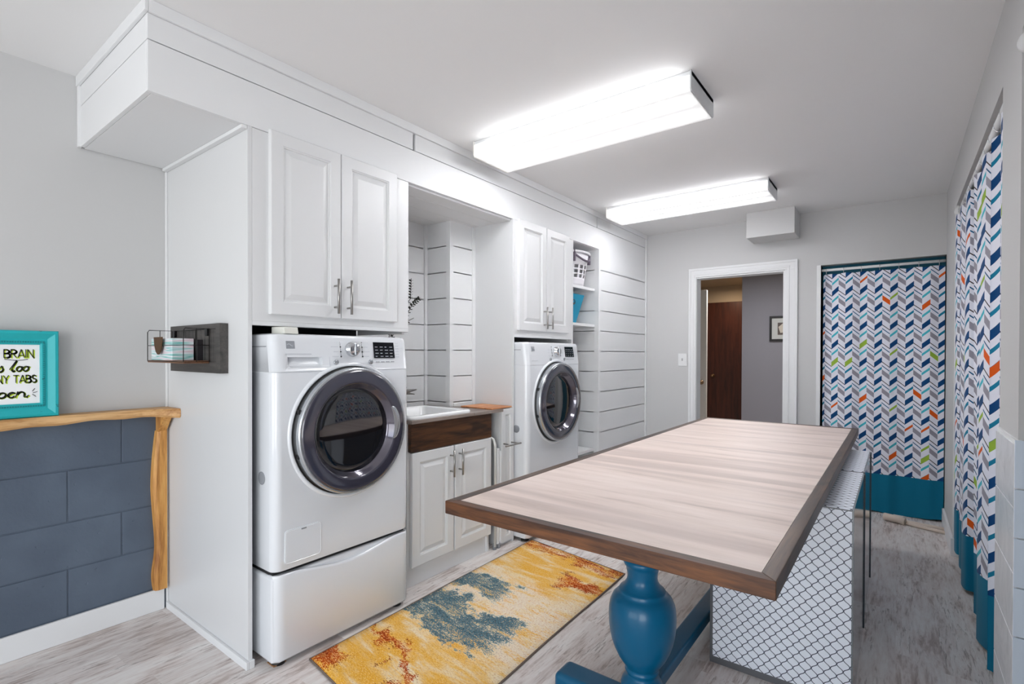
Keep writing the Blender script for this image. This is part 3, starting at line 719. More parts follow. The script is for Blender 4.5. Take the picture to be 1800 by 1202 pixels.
# drop-in sink
sk = MB()
def rring(x0, x1, y0, y1, z, r, n=5):
    pts = []
    for cx, cy_, s0 in ((x1-r, y0+r, -PI/2), (x1-r, y1-r, 0), (x0+r, y1-r, PI/2), (x0+r, y0+r, PI)):
        pts += [(cx+r*math.cos(s0+PI/2*k/n), cy_+r*math.sin(s0+PI/2*k/n), z) for k in range(n+1)]
    return [sk.bm.verts.new(p) for p in pts]
a = (-2.465, -2.038, 1.815, 2.295)
R = [rring(a[0]+.03, a[1]-.012, a[2]+.03, a[3]-.03, .872, .03), rring(*a, .8905, .03), rring(*a, .905, .03), rring(a[0]+.006, a[1]-.006, a[2]+.006, a[3]-.006, .910, .028), rring(a[0]+.028, a[1]-.028, a[2]+.028, a[3]-.028, .909, .03), rring(a[0]+.036, a[1]-.036, a[2]+.036, a[3]-.036, .900, .03), rring(a[0]+.06, a[1]-.05, a[2]+.05, a[3]-.05, .74, .05), rring(a[0]+.10, a[1]-.09, a[2]+.09, a[3]-.09, .725, .05)]
for A, B in zip(R, R[1:]):
    for k in range(len(A)): sk.face([A[k], A[(k+1) % len(A)], B[(k+1) % len(A)], B[k]], smooth=True)
sk.face(R[-1])
sk_o = sk.build('sink', M_PORC, recalc=True); tag(sk_o, 'white drop-in utility sink between the two machines', 'sink')
# faucet (only the lever tip shows past the washer)
fc = thing('faucet', 'dark chrome faucet lever behind the sink', 'faucet', (-2.55, 2.23, .91))
b = MB(); b.lathe([(.026, .890), (.026, .900), (.016, .906), (.015, 1.02), (0, 1.03)], (-2.562, 2.12, 0), 'z', 20); b.tube([(-2.562, 2.12, 1.0), (-2.53, 2.10, 1.06), (-2.46, 2.09, 1.08), (-2.40, 2.09, 1.03)], .011, 12)
b.build('spout', M_CHROME, fc)
b = MB(); b.tube([(-2.562, 2.13, .985), (-2.55, 2.21, .995), (-2.53, 2.296, 1.006)], [.013, .016, .004], 10); b.tube([(-2.55, 2.20, .99), (-2.54, 2.288, .975)], [.012, .003], 10)
b.build('lever', M_NICKEL, fc)
# wooden board at the right end of the counter
tag(box('cutting_board', -2.30, -2.035, 2.475, 2.685, .8905, .899, M_BOARD, None, .002), 'thin orange wooden board lying at the right end of the counter', 'board')
# soap dish-like white sliver behind board skipped; eucalyptus sprigs
M_LEAF = mat('dark_eucalyptus_leaf', (30, 34, 24), .6)
pl = thing('potted_eucalyptus', 'dark leafy sprig in a white vase beyond the first upper cabinet', 'plant', (-2.50, 2.13, .891))
b = MB(); b.lathe([(.03, .891), (.04, .93), (.043, 1.0), (.034, 1.10), (.02, 1.16), (.023, 1.18)], (-2.52, 2.00, 0), 'z', 24, cap=False); b.build('vase', M_PORC, pl)
def leafstem(pts, lr, n):
    b = MB(); P = [Vector(p) for p in pts]; b.tube(P, .0022, 5)
    segs = len(P)-1
    for i in range(n):
        f = .3+.7*i/n; k = min(int(f*segs), segs-1); q = P[k].lerp(P[k+1], f*segs-k); d = (P[k+1]-P[k]).normalized()
        for s_ in (-1, 1):
            o_ = d.cross(Vector((1, 0, 0))).normalized()*s_
            c = q+o_*lr*.9+d*lr*.5; up_ = (o_+d*.6).normalized(); sd = Vector((.5, 0, 0))+d*.2; sd = (sd-up_*sd.dot(up_)).normalized()
            ring = [b.bm.verts.new(c+up_*lr*math.cos(t)+sd*lr*.7*math.sin(t)+Vector((.002*math.cos(2*t), 0, 0))) for t in [2*PI*j/8 for j in range(8)]]
            b.face(ring)
            ring2 = [b.bm.verts.new(v.co+Vector((.0012, .0006, 0))) for v in ring]
            b.face(ring2[::-1])
            for j in range(8): b.face([ring[j], ring[(j+1) % 8], ring2[(j+1) % 8], ring2[j]])
    return b.build('sprig', M_LEAF, pl)
leafstem([(-2.52, 2.00, 1.15), (-2.52, 2.05, 1.33), (-2.52, 2.16, 1.43), (-2.52, 2.262, 1.475)], .0095, 4)
leafstem([(-2.52, 2.00, 1.15), (-2.52, 2.06, 1.32), (-2.52, 2.18, 1.46), (-2.52, 2.25, 1.56), (-2.52, 2.318, 1.612)], .010, 13)
leafstem([(-2.52, 2.00, 1.15), (-2.52, 2.07, 1.38), (-2.52, 2.235, 1.60), (-2.52, 2.240, 1.73)], .0095, 15)

# pull-out filler cabinet right of the sink, with bar
po = thing('pullout_cabinet', 'narrow white pull-out cabinet right of the sink with horizontal bar', 'cabinet', (XF, 2.64, 0))
box('cabinet_body', -2.60, XF-.016, 2.572, 2.688, .0, .872, M_DOORW, po, .001)
d = panel_door('door', 2.572, 2.700, .02, .886, XF+.006, po, rail=.036)
b = MB(); b.tube([(-1.962, 2.527, .661), (-1.962, 2.688, .661)], .0055, 10)
for yy in (2.59, 2.672): b.tube([(XF+.004, yy, .661), (-1.962, yy, .661)], .0045, 10)
b.build('handle', M_NICKEL, d)
# folded drying rack in the slot
dr_ = thing('folded_drying_rack', 'folded white metal rack standing in the slot right of the sink doors', 'drying rack', (-2.06, 2.52, 0))
b = MB()
b.tube([(-2.03, 2.505, .02), (-2.03, 2.505, .66), (-2.04, 2.500, .70), (-2.07, 2.495, .715), (-2.30, 2.495, .715)], .009, 10); b.build('tube_frame', mat('white_tube', (214, 214, 210), .3, .2), dr_)
b = MB(); b.box(-2.05, -2.024, 2.520, 2.545, .03, .64); b.build('upright', M_WHITE, dr_, .004)
b = MB(); b.box(-2.045, -2.02, 2.550, 2.566, .03, .62); b.build('upright', M_WHITE, dr_, .004)
for yy in (2.508, 2.545): b = MB(); b.lathe([(.012, 0), (.013, .02), (.010, .04)], (-2.035, yy, 0), 'z', 12); b.build('foot', M_PRINT, dr_)

# ------------------------------------------------------------------ shelf niche contents
lb = thing('laundry_basket', 'white laundry basket with purple grey handles on the top niche shelf', 'laundry basket', (-2.25, 3.66, 1.802))
b = MB(); cx, cy_ = -2.185, 3.685; n = 48; H0, H1 = 1.802, 2.065
def br(z):
    f = (z-H0)/(H1-H0); return .095+.045*f, .135+.045*f
rowz = [H0, 1.83, 1.858, 1.868, 1.895, 1.905, 1.932, 1.942, 1.97, 1.98, 2.02, H1]
R = []
for zz_ in rowz:
    rx, ry = br(zz_); R.append([b.bm.verts.new((cx+rx*math.cos(2*PI*k/n), cy_+ry*math.sin(2*PI*k/n), zz_)) for k in range(n)])
for i in range(len(R)-1):
    hole_row = i in (3, 5, 7)
    for k in range(n):
        if hole_row and k % 3 != 0: continue
        b.face([R[i][k], R[i][(k+1) % n], R[i+1][(k+1) % n], R[i+1][k]], smooth=True)
b.face(R[0][::-1])
o = b.build('basket_body', M_PLASTIC, lb); sm = o.modifiers.new('thick', 'SOLIDIFY'); sm.thickness = .003
b = MB(); rx, ry = br(H1); b.tube([(cx+(rx+.006)*math.cos(2*PI*k/n), cy_+(ry+.006)*math.sin(2*PI*k/n), H1+.006) for k in range(n)], .011, 8, closed=True); b.build('rim', M_PLASTIC, lb)
rx, ry = br(2.0)
b = MB(); b.tube([(cx+(rx+.014+.01*math.sin(PI*i/12))*math.cos(a_), cy_+(ry+.014)*math.sin(a_), 2.055-.055*math.sin(PI*i/12)) for i, a_ in [(i, -.75+1.5*i/12) for i in range(13)]], .009, 8); b.build('handle', M_PURPLE, lb)
for a_ in (-.75, .75):
    b = MB(); b.box(cx+(rx+.010)*math.cos(a_)-.008, cx+(rx+.010)*math.cos(a_)+.018, cy_+(ry+.012)*math.sin(a_)-.010, cy_+(ry+.012)*math.sin(a_)+.010, 1.99, 2.082)
    b.build('handle_bracket', M_PURPLE, lb, .004)
tb = MB(); z0, z1 = 1.4965, 1.735
A = [tb.bm.verts.new(c) for c in ((-2.50, 3.50, z0), (-2.14, 3.50, z0), (-2.14, 3.70, z0), (-2.50, 3.70, z0))]
B = [tb.bm.verts.new(c) for c in ((-2.54, 3.485, z1), (-2.10, 3.485, z1), (-2.10, 3.775, z1), (-2.54, 3.775, z1))]
Cc = [tb.bm.verts.new(c) for c in ((-2.535, 3.49, z1), (-2.105, 3.49, z1), (-2.105, 3.77, z1), (-2.535, 3.77, z1))]
Dd = [tb.bm.verts.new(c) for c in ((-2.495, 3.505, z0+.006), (-2.145, 3.505, z0+.006), (-2.145, 3.695, z0+.006), (-2.495, 3.695, z0+.006))]
for P_, Q in ((A, B), (B, Cc), (Cc, Dd)):
    for k in range(4): tb.face([P_[k], P_[(k+1) % 4], Q[(k+1) % 4], Q[k]])
tb.face(A[::-1]); tb.face(Dd)
tb_o = thing('storage_bin', 'teal storage bin with a round hole on the middle niche shelf', 'storage bin', (-2.3, 3.6, z0))
tb.build('bin_body', M_TEALBIN, tb_o, .003)
b = MB(); b.lathe([(.021, 0), (.021, .006), (.015, .006), (.015, .001), (0, .001)], (-2.113, 3.615, 1.668), 'x', 20); b.build('finger_hole', M_BLACK, tb_o)

# ------------------------------------------------------------------ ledge, bracket post, framed sign
b = MB(); n = 60; rows = []
for i in range(n+1):
    y = -1.0+1.966*i/n; wv_ = .010*math.sin(y*7.)+.005*math.sin(y*19+1)
    xe = -2.748+wv_+(.06*max(0, (y-.80)/.166)**2)
    zb = .945+.004*math.sin(y*11)+.003*math.sin(y*31)
    xa_ = xe-.010
    rows.append([b.bm.verts.new(c) for c in ((XW+.002, y, zb), (xa_, y, zb), (xe, y, zb+.010), (xe+.003*math.sin(y*23), y, .972), (xe-.006, y, .982), (XW+.002, y, .982))])
for A, B in zip(rows, rows[1:]):
    for k in range(6): b.face([A[k], A[(k+1) % 6], B[(k+1) % 6], B[k]])
b.face(rows[0]); b.face(rows[-1][::-1])
tag(b.build('wooden_ledge', M_LIVE), 'live-edge pine ledge on top of the navy block wall', 'ledge')
# wavy upright in the corner + small angled brace
up_t = thing('wooden_post', 'wavy live-edge pine upright in the corner under the ledge', 'wooden post', (-2.83, .93, .105))
b = MB(); n = 40; rows = []
for i in range(n+1):
    z_ = .105+(.870-.105)*i/n
    yl = .905+.012*math.sin(z_*6.+.6)-.020*math.exp(-((z_-.17)/.10)**2)+.014*max(0, (z_-.6)/.27)
    rows.append([b.bm.verts.new(c) for c in ((XW+.002, yl, z_), (XW+.026, yl+.003, z_), (XW+.034, yl+.016, z_), (XW+.033, .955, z_), (XW+.002, .955, z_))])
for A, B in zip(rows, rows[1:]):
    for k in range(5): b.face([A[k], A[(k+1) % 5], B[(k+1) % 5], B[k]])
b.face(rows[0][::-1]); b.face(rows[-1])
b.build('upright', M_LIVEV, up_t)
b = MB(); b.prism([(XW+.002, .86), (XW+.030, .865), (XW+.085, .925), (XW+.105, .944), (XW+.002, .944)], 'y', .917, .955); b.build('brace', M_LIVEV, up_t, .003)

# framed sign leaning on the wall
M_TEALF = mat('distressed_teal_paint', (48, 190, 192), .4); g = G(M_TEALF); p = g.geo()
ch = g.smooth(g.noise(g.scale(p, (40, 18, 18)), 1.6, 4, .7), .67, .70); g.col(g.mix(ch, lin((28, 176, 182)), lin((20, 66, 70))))
fr = thing('framed_sign', 'teal distressed picture frame with lettered print standing on the ledge', 'framed sign', (-2.79, .405, .982))
fy0, fy1, fz0, fz1 = .262, .549, .982, 1.332
b = MB(); bm = b.bm
def fring(i, x): return [bm.verts.new((x, y, z)) for y, z in ((fy0+i, fz0+i), (fy1-i, fz0+i), (fy1-i, fz1-i), (fy0+i, fz1-i))]
R = [fring(0, -2.815), fring(0, -2.776), fring(.004, -2.770), fring(.012, -2.769), fring(.034, -2.783), fring(.042, -2.783), fring(.043, -2.780), fring(.050, -2.780), fring(.052, -2.785), fring(.057, -2.787), fring(.057, -2.79)]
for A, B in zip(R, R[1:]):
    for k in range(4): b.face([A[k], A[(k+1) % 4], B[(k+1) % 4], B[k]])
fo = b.build('frame', M_TEALF, fr)
# beaded inner edge
b = MB()
for yy in (fy0+.046, fy1-.046):
    k = 0
    while fz0+.05+k*.0075 < fz1-.046: b.box(-2.781, -2.7775, yy-.003, yy+.003, fz0+.05+k*.0075, fz0+.0535+k*.0075); k += 1
for zz_ in (fz0+.046, fz1-.046):
    k = 0
    while fy0+.05+k*.0075 < fy1-.046: b.box(-2.781, -2.7775, fy0+.05+k*.0075, fy0+.0535+k*.0075, zz_-.003, zz_+.003); k += 1
b.build('beading', mat('dark_teal', (18, 128, 134), .5), fo)
ps = box('print_sheet', -2.800, -2.7895, fy0+.05, fy1-.05, fz0+.05, fz1-.05, mat('print_white', (246, 247, 248), .5), fr)
M_INK = mat('black_ink', (26, 28, 32), .5); M_LIME = mat('lime_ink', (196, 224, 44), .5)
def stroke_text(name, strokes, m, x, wdt):
    b = MB()
    for s_ in strokes:
        pts = s_
        for i in range(len(pts)-1):
            (ya, za), (yb, zb) = pts[i], pts[i+1]; d = Vector((yb-ya, zb-za)); L = d.length
            if L < 1e-6: continue
            d /= L; nx = Vector((-d.y, d.x))*wdt/2; e = d*wdt*.35
            q = [(ya-e.x+nx.x, za-e.y+nx.y), (ya-e.x-nx.x, za-e.y-nx.y), (yb+e.x-nx.x, zb+e.y-nx.y), (yb+e.x+nx.x, zb+e.y+nx.y)]
            b.prism(q, 'x', x-.0004, x)
    return b.build(name, m, ps)
def ell(cy, cz, ry, rz, a0=0, a1=360, n=14): return [(cy+ry*math.cos(math.radians(a0+(a1-a0)*i/n)), cz+rz*math.sin(math.radians(a0+(a1-a0)*i/n))) for i in range(n+1)]
CAP = {
 'M': [[(0, 0), (0, 1), (.4, .3), (.8, 1), (.8, 0)]], 'Y': [[(0, 1), (.32, .5), (.64, 1)], [(.32, .5), (.32, 0)]],
 'B': [[(0, 0), (0, 1)], [(0, 1)]+ell(.22, .77, .28, .23, 90, -90)+[(0, .54)], [(0, .54)]+ell(.25, .27, .33, .27, 90, -90)+[(0, 0)]],
 'R': [[(0, 0), (0, 1)], [(0, 1)]+ell(.22, .76, .30, .24, 90, -90)+[(0, .52)], [(.15, .52), (.56, 0)]],
 'A': [[(0, 0), (.34, 1), (.68, 0)], [(.10, .28), (.58, .28)]], 'I': [[(.05, 0), (.05, 1)]], 'N': [[(0, 0), (0, 1), (.6, 0), (.6, 1)]],
 'T': [[(0, 1), (.64, 1)], [(.32, 1), (.32, 0)]], 'S': [ell(.27, .76, .24, .24, 30, 270, 10)+ell(.27, .26, .26, .26, 90, -150, 10)],
 'h': [[(.1, 0), (.35, 1.15), (.2, 1.2), (.12, 0)], ell(.3, .25, .17, .35, 150, -10, 8)+[(.52, 0)]], 'a': [ell(.27, .28, .24, .28, 20, 380), [(.5, .5), (.5, .05), (.6, 0)]],
 's': [[(0, 0), (.3, .62)]+ell(.27, .2, .17, .25, 60, -150, 8)], 't': [[(.0, .2), (.35, 1.25)], [(.35, 1.25), (.16, .25)]+ell(.28, .14, .12, .16, 180, 340, 6)],
 'o': [ell(.25, .28, .21, .28, 90, 450)+[(.52, .5)]], 'p': [[(.12, .6), (0, -.55)], ell(.3, .28, .2, .28, 160, -180)], 'e': [[(.0, .15)]+ell(.24, .28, .20, .28, -20, 330, 14)[3:]],
 'n': [[(.05, .6), (.0, 0)], ell(.25, .25, .2, .35, 165, 0, 8)+[(.47, .05), (.62, .0), (.72, .15)]], ' ': []}
ADV = {'M': 1., 'Y': .78, 'B': .74, 'R': .74, 'A': .80, 'I': .25, 'N': .80, 'T': .78, 'S': .64, 'h': .58, 'a': .62, 's': .52, 't': .46, 'o': .52, 'p': .60, 'e': .50, 'n': .74, ' ': .45}
def word(txt, yc, z, h, sx, right=None, slant=0.):
    wtot = sum(ADV[c] for c in txt)*h*sx; y = (right-wtot) if right is not None else yc-wtot/2; out = []
    for c in txt:
        for s_ in CAP[c]: out.append([(y+(a*h*sx)+slant*b_*h, z+b_*h) for a, b_ in s_])
        y += ADV[c]*h*sx
    return out
rows_t = [('MY BRAIN', 1.224, .0315, .86, .478, 0, .0028), ('has too', 1.170, .033, 1.12, .458, .18, .0029), ('MANY TABS', 1.124, .0290, .80, .483, 0, .0026), ('open', 1.066, .036, 1.42, .458, .18, .0036)]
for txt, z_, h_, sx_, rg, sl, wd in rows_t:
    s_ = word(txt, 0, z_, h_, sx_, rg, sl)
    stroke_text('lettering', [[(a+.0028, c-.0028) for a, c in q] for q in s_], M_LIME, -2.7888, wd*1.7)
    stroke_text('lettering', s_, M_INK, -2.7880, wd)
stroke_text('flourish', [[(.390, 1.2165), (.418, 1.2125), (.440, 1.213), (.456, 1.2165)], [(.470, 1.088), (.477, 1.098)], [(.472, 1.081), (.484, 1.085)], [(.470, 1.075), (.480, 1.066)]], M_INK, -2.7880, .0022)

# ------------------------------------------------------------------ wall basket on the end panel
ws = thing('wall_basket', 'wire basket on a charcoal wooden board mounted on the end panel', 'wall basket', (-2.455, .967, 1.16))
b = MB(); b.box(-2.714, -2.2345, .9455, .954, 1.160, 1.366)
for k in range(11): b.box(-2.676+k*.040, -2.640+k*.040, .941, .946, 1.205, 1.345)
b.box(-2.714, -2.2345, .935, .9455, 1.345, 1.366); b.box(-2.714, -2.2345, .935, .9455, 1.160, 1.205)
b.box(-2.714, -2.676, .935, .9455, 1.205, 1.345); b.box(-2.234, -2.198, .932, .9665, 1.160, 1.366); b.box(-2.70, -2.24, .954, .9665, 1.17, 1.35)
b.build('back_board', M_MOUNT, ws, .001)
bx0, bx1, byf, byb, bz0, bz1 = -2.695, -2.300, .838, .9345, 1.207, 1.345
box('basket_floor', bx0, bx1, byf, byb, bz0-.006, bz0+.004, M_SHELFW, ws, .001)
b = MB(); rw = .0019
mid = (bz0+bz1)/2
# side loops, front mid rail, verticals
for X_ in (bx0, bx1):
    b.tube([(X_, byb, bz0), (X_, byf, bz0), (X_, byf, bz1-.01), (X_, byf+.006, bz1), (X_, byb, bz1), (X_, byb, bz0)], rw, 6)
    b.tube([(X_, byb, mid), (X_, byf, mid)], rw*.8, 6); b.tube([(X_, (byf+byb)/2, bz0), (X_, (byf+byb)/2, bz1)], rw*.8, 6)
b.tube([(bx0, byf, mid), (bx1, byf, mid)], rw*.8, 6); b.tube([(bx0, byf, bz0), (bx1, byf, bz0)], rw, 6)
b.tube([(bx0, byb, bz1), (bx1, byb, bz1)], rw, 6); b.tube([(bx0, byb, mid), (bx1, byb, mid)], rw*.8, 6)
for f in (.33, .66): b.tube([(bx0+(bx1-bx0)*f, byb, bz0), (bx0+(bx1-bx0)*f, byb, bz1)], rw*.8, 6)
b.build('wire_frame', M_IRON, ws)
b = MB(); b.prism([(-2.605, 1.312), (-2.505, 1.312), (-2.513, 1.275), (-2.527, 1.248), (-2.545, 1.236), (-2.562, 1.236), (-2.582, 1.248), (-2.598, 1.275)], 'y', byf-.006, byf-.003); b.build('name_tag', M_COPPER, ws, .0008)
b = MB()
for X_ in (bx0+.03, bx1-.02): b.box(X_-.012, X_+.012, .929, .937, 1.315, 1.345)
b.build('mounting_clip', M_BLACK, ws, .001)
# tissue box with pastel bands
M_TISS = mat('pastel_marbled_card', (230, 238, 240), .5); g = G(M_TISS); p = g.geo()
wv2 = g.noise(g.scale(p, (2, 2, 30)), 1.4, 2, .5, .25)
g.col(g.ramp(wv2, [(.30, (226, 236, 244)), (.40, (148, 204, 204)), (.46, (236, 242, 246)), (.52, (226, 206, 214)), (.58, (232, 240, 244)), (.64, (120, 196, 190)), (.70, (236, 240, 244))]))
tag(box('tissue_box', -2.675, -2.44, .846, .930, bz0+.0045, 1.306, M_TISS, None, .002), 'pastel marbled tissue box in the wire wall basket', 'tissue box')
tag(box('dark_notebook', -2.362, -2.350, .908, .931, bz0+.0045, 1.300, mat('dark_cover', (34, 30, 34), .5), None, .001), 'thin dark notebook standing beside the tissue box in the basket', 'notebook')

# ------------------------------------------------------------------ rug
ru_pts = [(-1.892, 1.146), (-1.172, 1.046), (-1.222, 2.668), (-1.938, 2.779)]
rb = MB(); NX, NY = 18, 36; T = .007; grid = []
for j in range(NY+1):
    row = []
    for i in range(NX+1):
        fx_, fy_ = i/NX, j/NY
        A = Vector(ru_pts[0]).lerp(Vector(ru_pts[1]), fx_); B = Vector(ru_pts[3]).lerp(Vector(ru_pts[2]), fx_); q = A.lerp(B, fy_)
        row.append(rb.bm.verts.new((q.x+.003*math.sin(fy_*9), q.y, T+.0008*math.sin(fx_*7+fy_*11))))
    grid.append(row)
for j in range(NY):
    for i in range(NX):
        uvq = [(i/NX*.72, j/NY*1.63), ((i+1)/NX*.72, j/NY*1.63), ((i+1)/NX*.72, (j+1)/NY*1.63), (i/NX*.72, (j+1)/NY*1.63)]
        rb.face([grid[j][i], grid[j][i+1], grid[j+1][i+1], grid[j+1][i]], uvq, True)
edge = [grid[0][i] for i in range(NX+1)]+[grid[j][NX] for j in range(1, NY+1)]+[grid[NY][i] for i in range(NX-1, -1, -1)]+[grid[j][0] for j in range(NY-1, 0, -1)]
low = [rb.bm.verts.new((v.co.x, v.co.y, .0006)) for v in edge]
for k in range(len(edge)): rb.face([edge[k], low[k], low[(k+1) % len(edge)], edge[(k+1) % len(edge)]])
rb.face(low[::-1])
eco = [v.co.copy() for v in edge]
rug = thing('runner_rug', 'multicoloured abstract runner rug with rust, gold and blue patches', 'rug', (-1.55, 1.9, 0))
rb.build('pile', M_RUG, rug)
b = MB(); b.tube([(c.x, c.y, .0045) for c in eco], .0042, 6, closed=True); b.build('bound_edge', mat('rug_binding', (112, 98, 88), .9), rug)

# ------------------------------------------------------------------ table
TX0, TX1, TY0, TY1, TZ, TT = -1.184, -.203, 1.200, 4.02, .76, .041
tbt = thing('work_table', 'long wood-edged laminate table on turned blue pedestals', 'table', (-.69, 2.6, 0))
box('tabletop', TX0+.036, TX1-.036, TY0+.036, TY1-.036, TZ-.028, TZ, M_LAM, tbt)
b = MB(); b.prism([(TX0, TY0), (TX1, TY0), (TX1-.0357, TY0+.0357), (TX0+.0357, TY0+.0357)], 'z', TZ-TT, TZ+.0012)
b.build('end_edging', M_EDGE, tbt, .002)
b = MB(); b.prism([(TX1, TY1), (TX0, TY1), (TX0+.0357, TY1-.0357), (TX1-.0357, TY1-.0357)], 'z', TZ-TT, TZ+.0012); b.build('end_edging', M_EDGE, tbt, .002)
for s_ in (0, 1):
    b = MB()
    if s_ == 0: b.prism([(TX0, TY0+.0005), (TX0+.0355, TY0+.036), (TX0+.0355, TY1-.036), (TX0, TY1-.0005)], 'z', TZ-TT, TZ+.0012)
    else: b.prism([(TX1, TY0+.0005), (TX1-.0355, TY0+.036), (TX1-.0355, TY1-.036), (TX1, TY1-.0005)], 'z', TZ-TT, TZ+.0012)
    b.build('side_edging', M_EDGEY, tbt, .002)
PX = -.69
prof = [(.085, .719), (.085, .690), (.070, .684), (.050, .672), (.046, .64), (.052, .60), (.050, .565), (.046, .555), (.060, .548), (.064, .538), (.060, .528), (.054, .522), (.054, .515), (.051, .500), (.050, .485), (.053, .472), (.062, .458), (.070, .449), (.076, .446), (.079, .441), (.078, .437), (.088, .430), (.099, .418), (.107, .400), (.111, .380), (.1125, .355), (.111, .325), (.108, .300), (.102, .272), (.093, .246), (.080, .219), (.066, .198), (.056, .186), (.052, .180), (.056, .175), (.057, .170), (.053, .165), (.049, .158), (.052, .150), (.060, .143), (.067, .132), (.070, .12), (.070, .084)]
for ky, yy in enumerate((1.65, 3.57)):
    b = MB(); b.lathe(prof, (PX, yy, 0), 'z', 56); b.build('pedestal', M_BLUEPAINT, tbt)
    b = MB(); b.box(PX-.305, PX+.305, yy-.085, yy+.025, .012, .086)
    b.build('foot_bar', M_BLUEPAINT, tbt, .022, 4)
    for xx in (PX-.24, PX+.24): b = MB(); b.lathe([(.03, 0), (.03, .013)], (xx, yy, 0), 'z', 16); b.build('glide', M_BLACK, tbt)
box('stretcher', PX-.036, PX+.036, 1.672, 3.53, .062, .108, M_BLUEPAINT, tbt, .008, 3)
for yy in (1.65, 3.57): box('top_batten', PX-.34, PX+.34, yy-.05, yy+.05, .700, .7195, M_BLUEPAINT, tbt, .004)

# ------------------------------------------------------------------ trellis-covered cabinets by the table
M_STEEL = mat('grey_glossy_side', (128, 134, 138), .12, .6, .6, coat=.6); M_GEDGE = mat('grey_edging', (110, 112, 116), .35, .3)
def trellis(y0, y1, label):
    t = thing('low_cabinet', label, 'cabinet', (-.36, (y0+y1)/2, 0), 'trellis-papered low cabinets beside the table')
    x0, x1, zt = -.601, -.118, .704
    box('carcass', x0, x1-.006, y0+.003, y1, .0, zt-.003, M_GEDGE, t)
    b = MB()
    def quad(cs, uvs): b.face([b.bm.verts.new(c) for c in cs], uvs)
    xa, xb, zb = x0+.012, x1-.0055, .028
    quad([(xa, y0, zb), (xb, y0, zb), (xb, y0, zt-.01), (xa, y0, zt-.01)], [(xa, zb), (xb, zb), (xb, zt-.01), (xa, zt-.01)])
    quad([(xa, y0, zt-.01), (xb, y0, zt-.01), (xb, y0+.010, zt), (xa, y0+.010, zt)], [(xa, zt-.01), (xb, zt-.01), (xb, zt+.004), (xa, zt+.004)])
    quad([(xa, y0+.010, zt), (xb, y0+.010, zt), (xb, y1, zt), (xa, y1, zt)], [(xa, zt+.004), (xb, zt+.004), (xb, zt+y1-y0-.006), (xa, zt+y1-y0-.006)])
    o = b.build('papered_shell', M_TREL, t, recalc=False)
    b = MB(); b.box(x1-.0055, x1, y0, y1-.004, .0, zt-.001); b.build('side_door', M_STEEL, t, .001)
    b = MB(); b.box(x1-.004, x1+.004, y1-.012, y1-.002, .0, zt-.004); b.build('side_edge_strip', mat('dark_blue_grey_edge', (34, 46, 54), .4), t, .001)
    return t
trellis(2.125, 2.82, 'nearer low cabinet wrapped in white trellis-pattern paper beside the table')
trellis(2.845, 3.48, 'farther low cabinet wrapped in white trellis-pattern paper, toward the far curtain')

# ------------------------------------------------------------------ ceiling fixtures
def fixture(x0, x1, y0, y1, label, m):
    t = thing('fluorescent_light', label, 'ceiling light', ((x0+x1)/2, (y0+y1)/2, HC), 'fluorescent ceiling fixtures')
    box('housing', x0, x1, y0+.004, y1-.004, HC-.022, HC-.0005, M_WHITE, t, .002)
    b = MB(); zt, zb = HC-.020, HC-.086
    pr_ = [(y0, zt), (y0-.002, zb+.012), (y0+.006, zb), (y1-.006, zb), (y1+.002, zb+.012), (y1, zt)]
    b.prism(pr_, 'x', x0+.006, x1-.006); b.build('diffuser', m, t)
    for xx in (x0, x1-.006):
        b = MB(); b.prism([(y0-.002, HC-.001), (y0-.003, zb+.010), (y0+.006, zb-.002), (y1-.006, zb-.002), (y1+.003, zb+.010), (y1+.002, HC-.001)], 'x', xx, xx+.006)
        b.build('end_cap', mat('fixture_end', (214, 216, 218), .3, .3) if xx > x0 else mat('frosted_end', (244, 242, 236), .4), t)
    return t
fixture(-1.918, -.700, 2.165, 2.485, 'larger bright fluorescent ceiling fixture, the nearer one', lens_mat('lens_glow_near', 2.165, 2.485, 33., (251, 252, 255)))
fixture(-1.910, -.703, 3.785, 4.090, 'farther dimmer fluorescent ceiling fixture toward the far wall', lens_mat('lens_glow_far', 3.785, 4.09, 26., (251, 251, 255)))

# ------------------------------------------------------------------ curtains
def curtain_mesh(path, z_top, z_bot, name, m, parent, u0=0., top_fn=None, bot_fn=None, rows=40, spread=None):
    """path: list of (x, y) at the rod; hangs in z; UV in metres along the cloth"""
    b = MB(); L = [0.]
    for i in range(1, len(path)): L.append(L[-1]+math.dist(path[i], path[i-1]))
    tot = L[-1]; cols = []
    for i, (x, y) in enumerate(path):
        col = []; f = L[i]/tot
        zt = top_fn(f) if top_fn else z_top; zb = bot_fn(f) if bot_fn else z_bot
        for j in range(rows+1):
            g_ = j/rows; z_ = zb+(zt-zb)*g_
            dx, dy = spread(f, z_) if spread else (0, 0)
            col.append((b.bm.verts.new((x+dx, y+dy, z_)), (u0+L[i], z_)))
        cols.append(col)
    for A, B in zip(cols, cols[1:]):
        for j in range(rows):
            b.face([A[j][0], B[j][0], B[j+1][0], A[j+1][0]], [A[j][1], B[j][1], B[j+1][1], A[j+1][1]], True)
    o = b.build(name, m, parent, recalc=False)
    return o
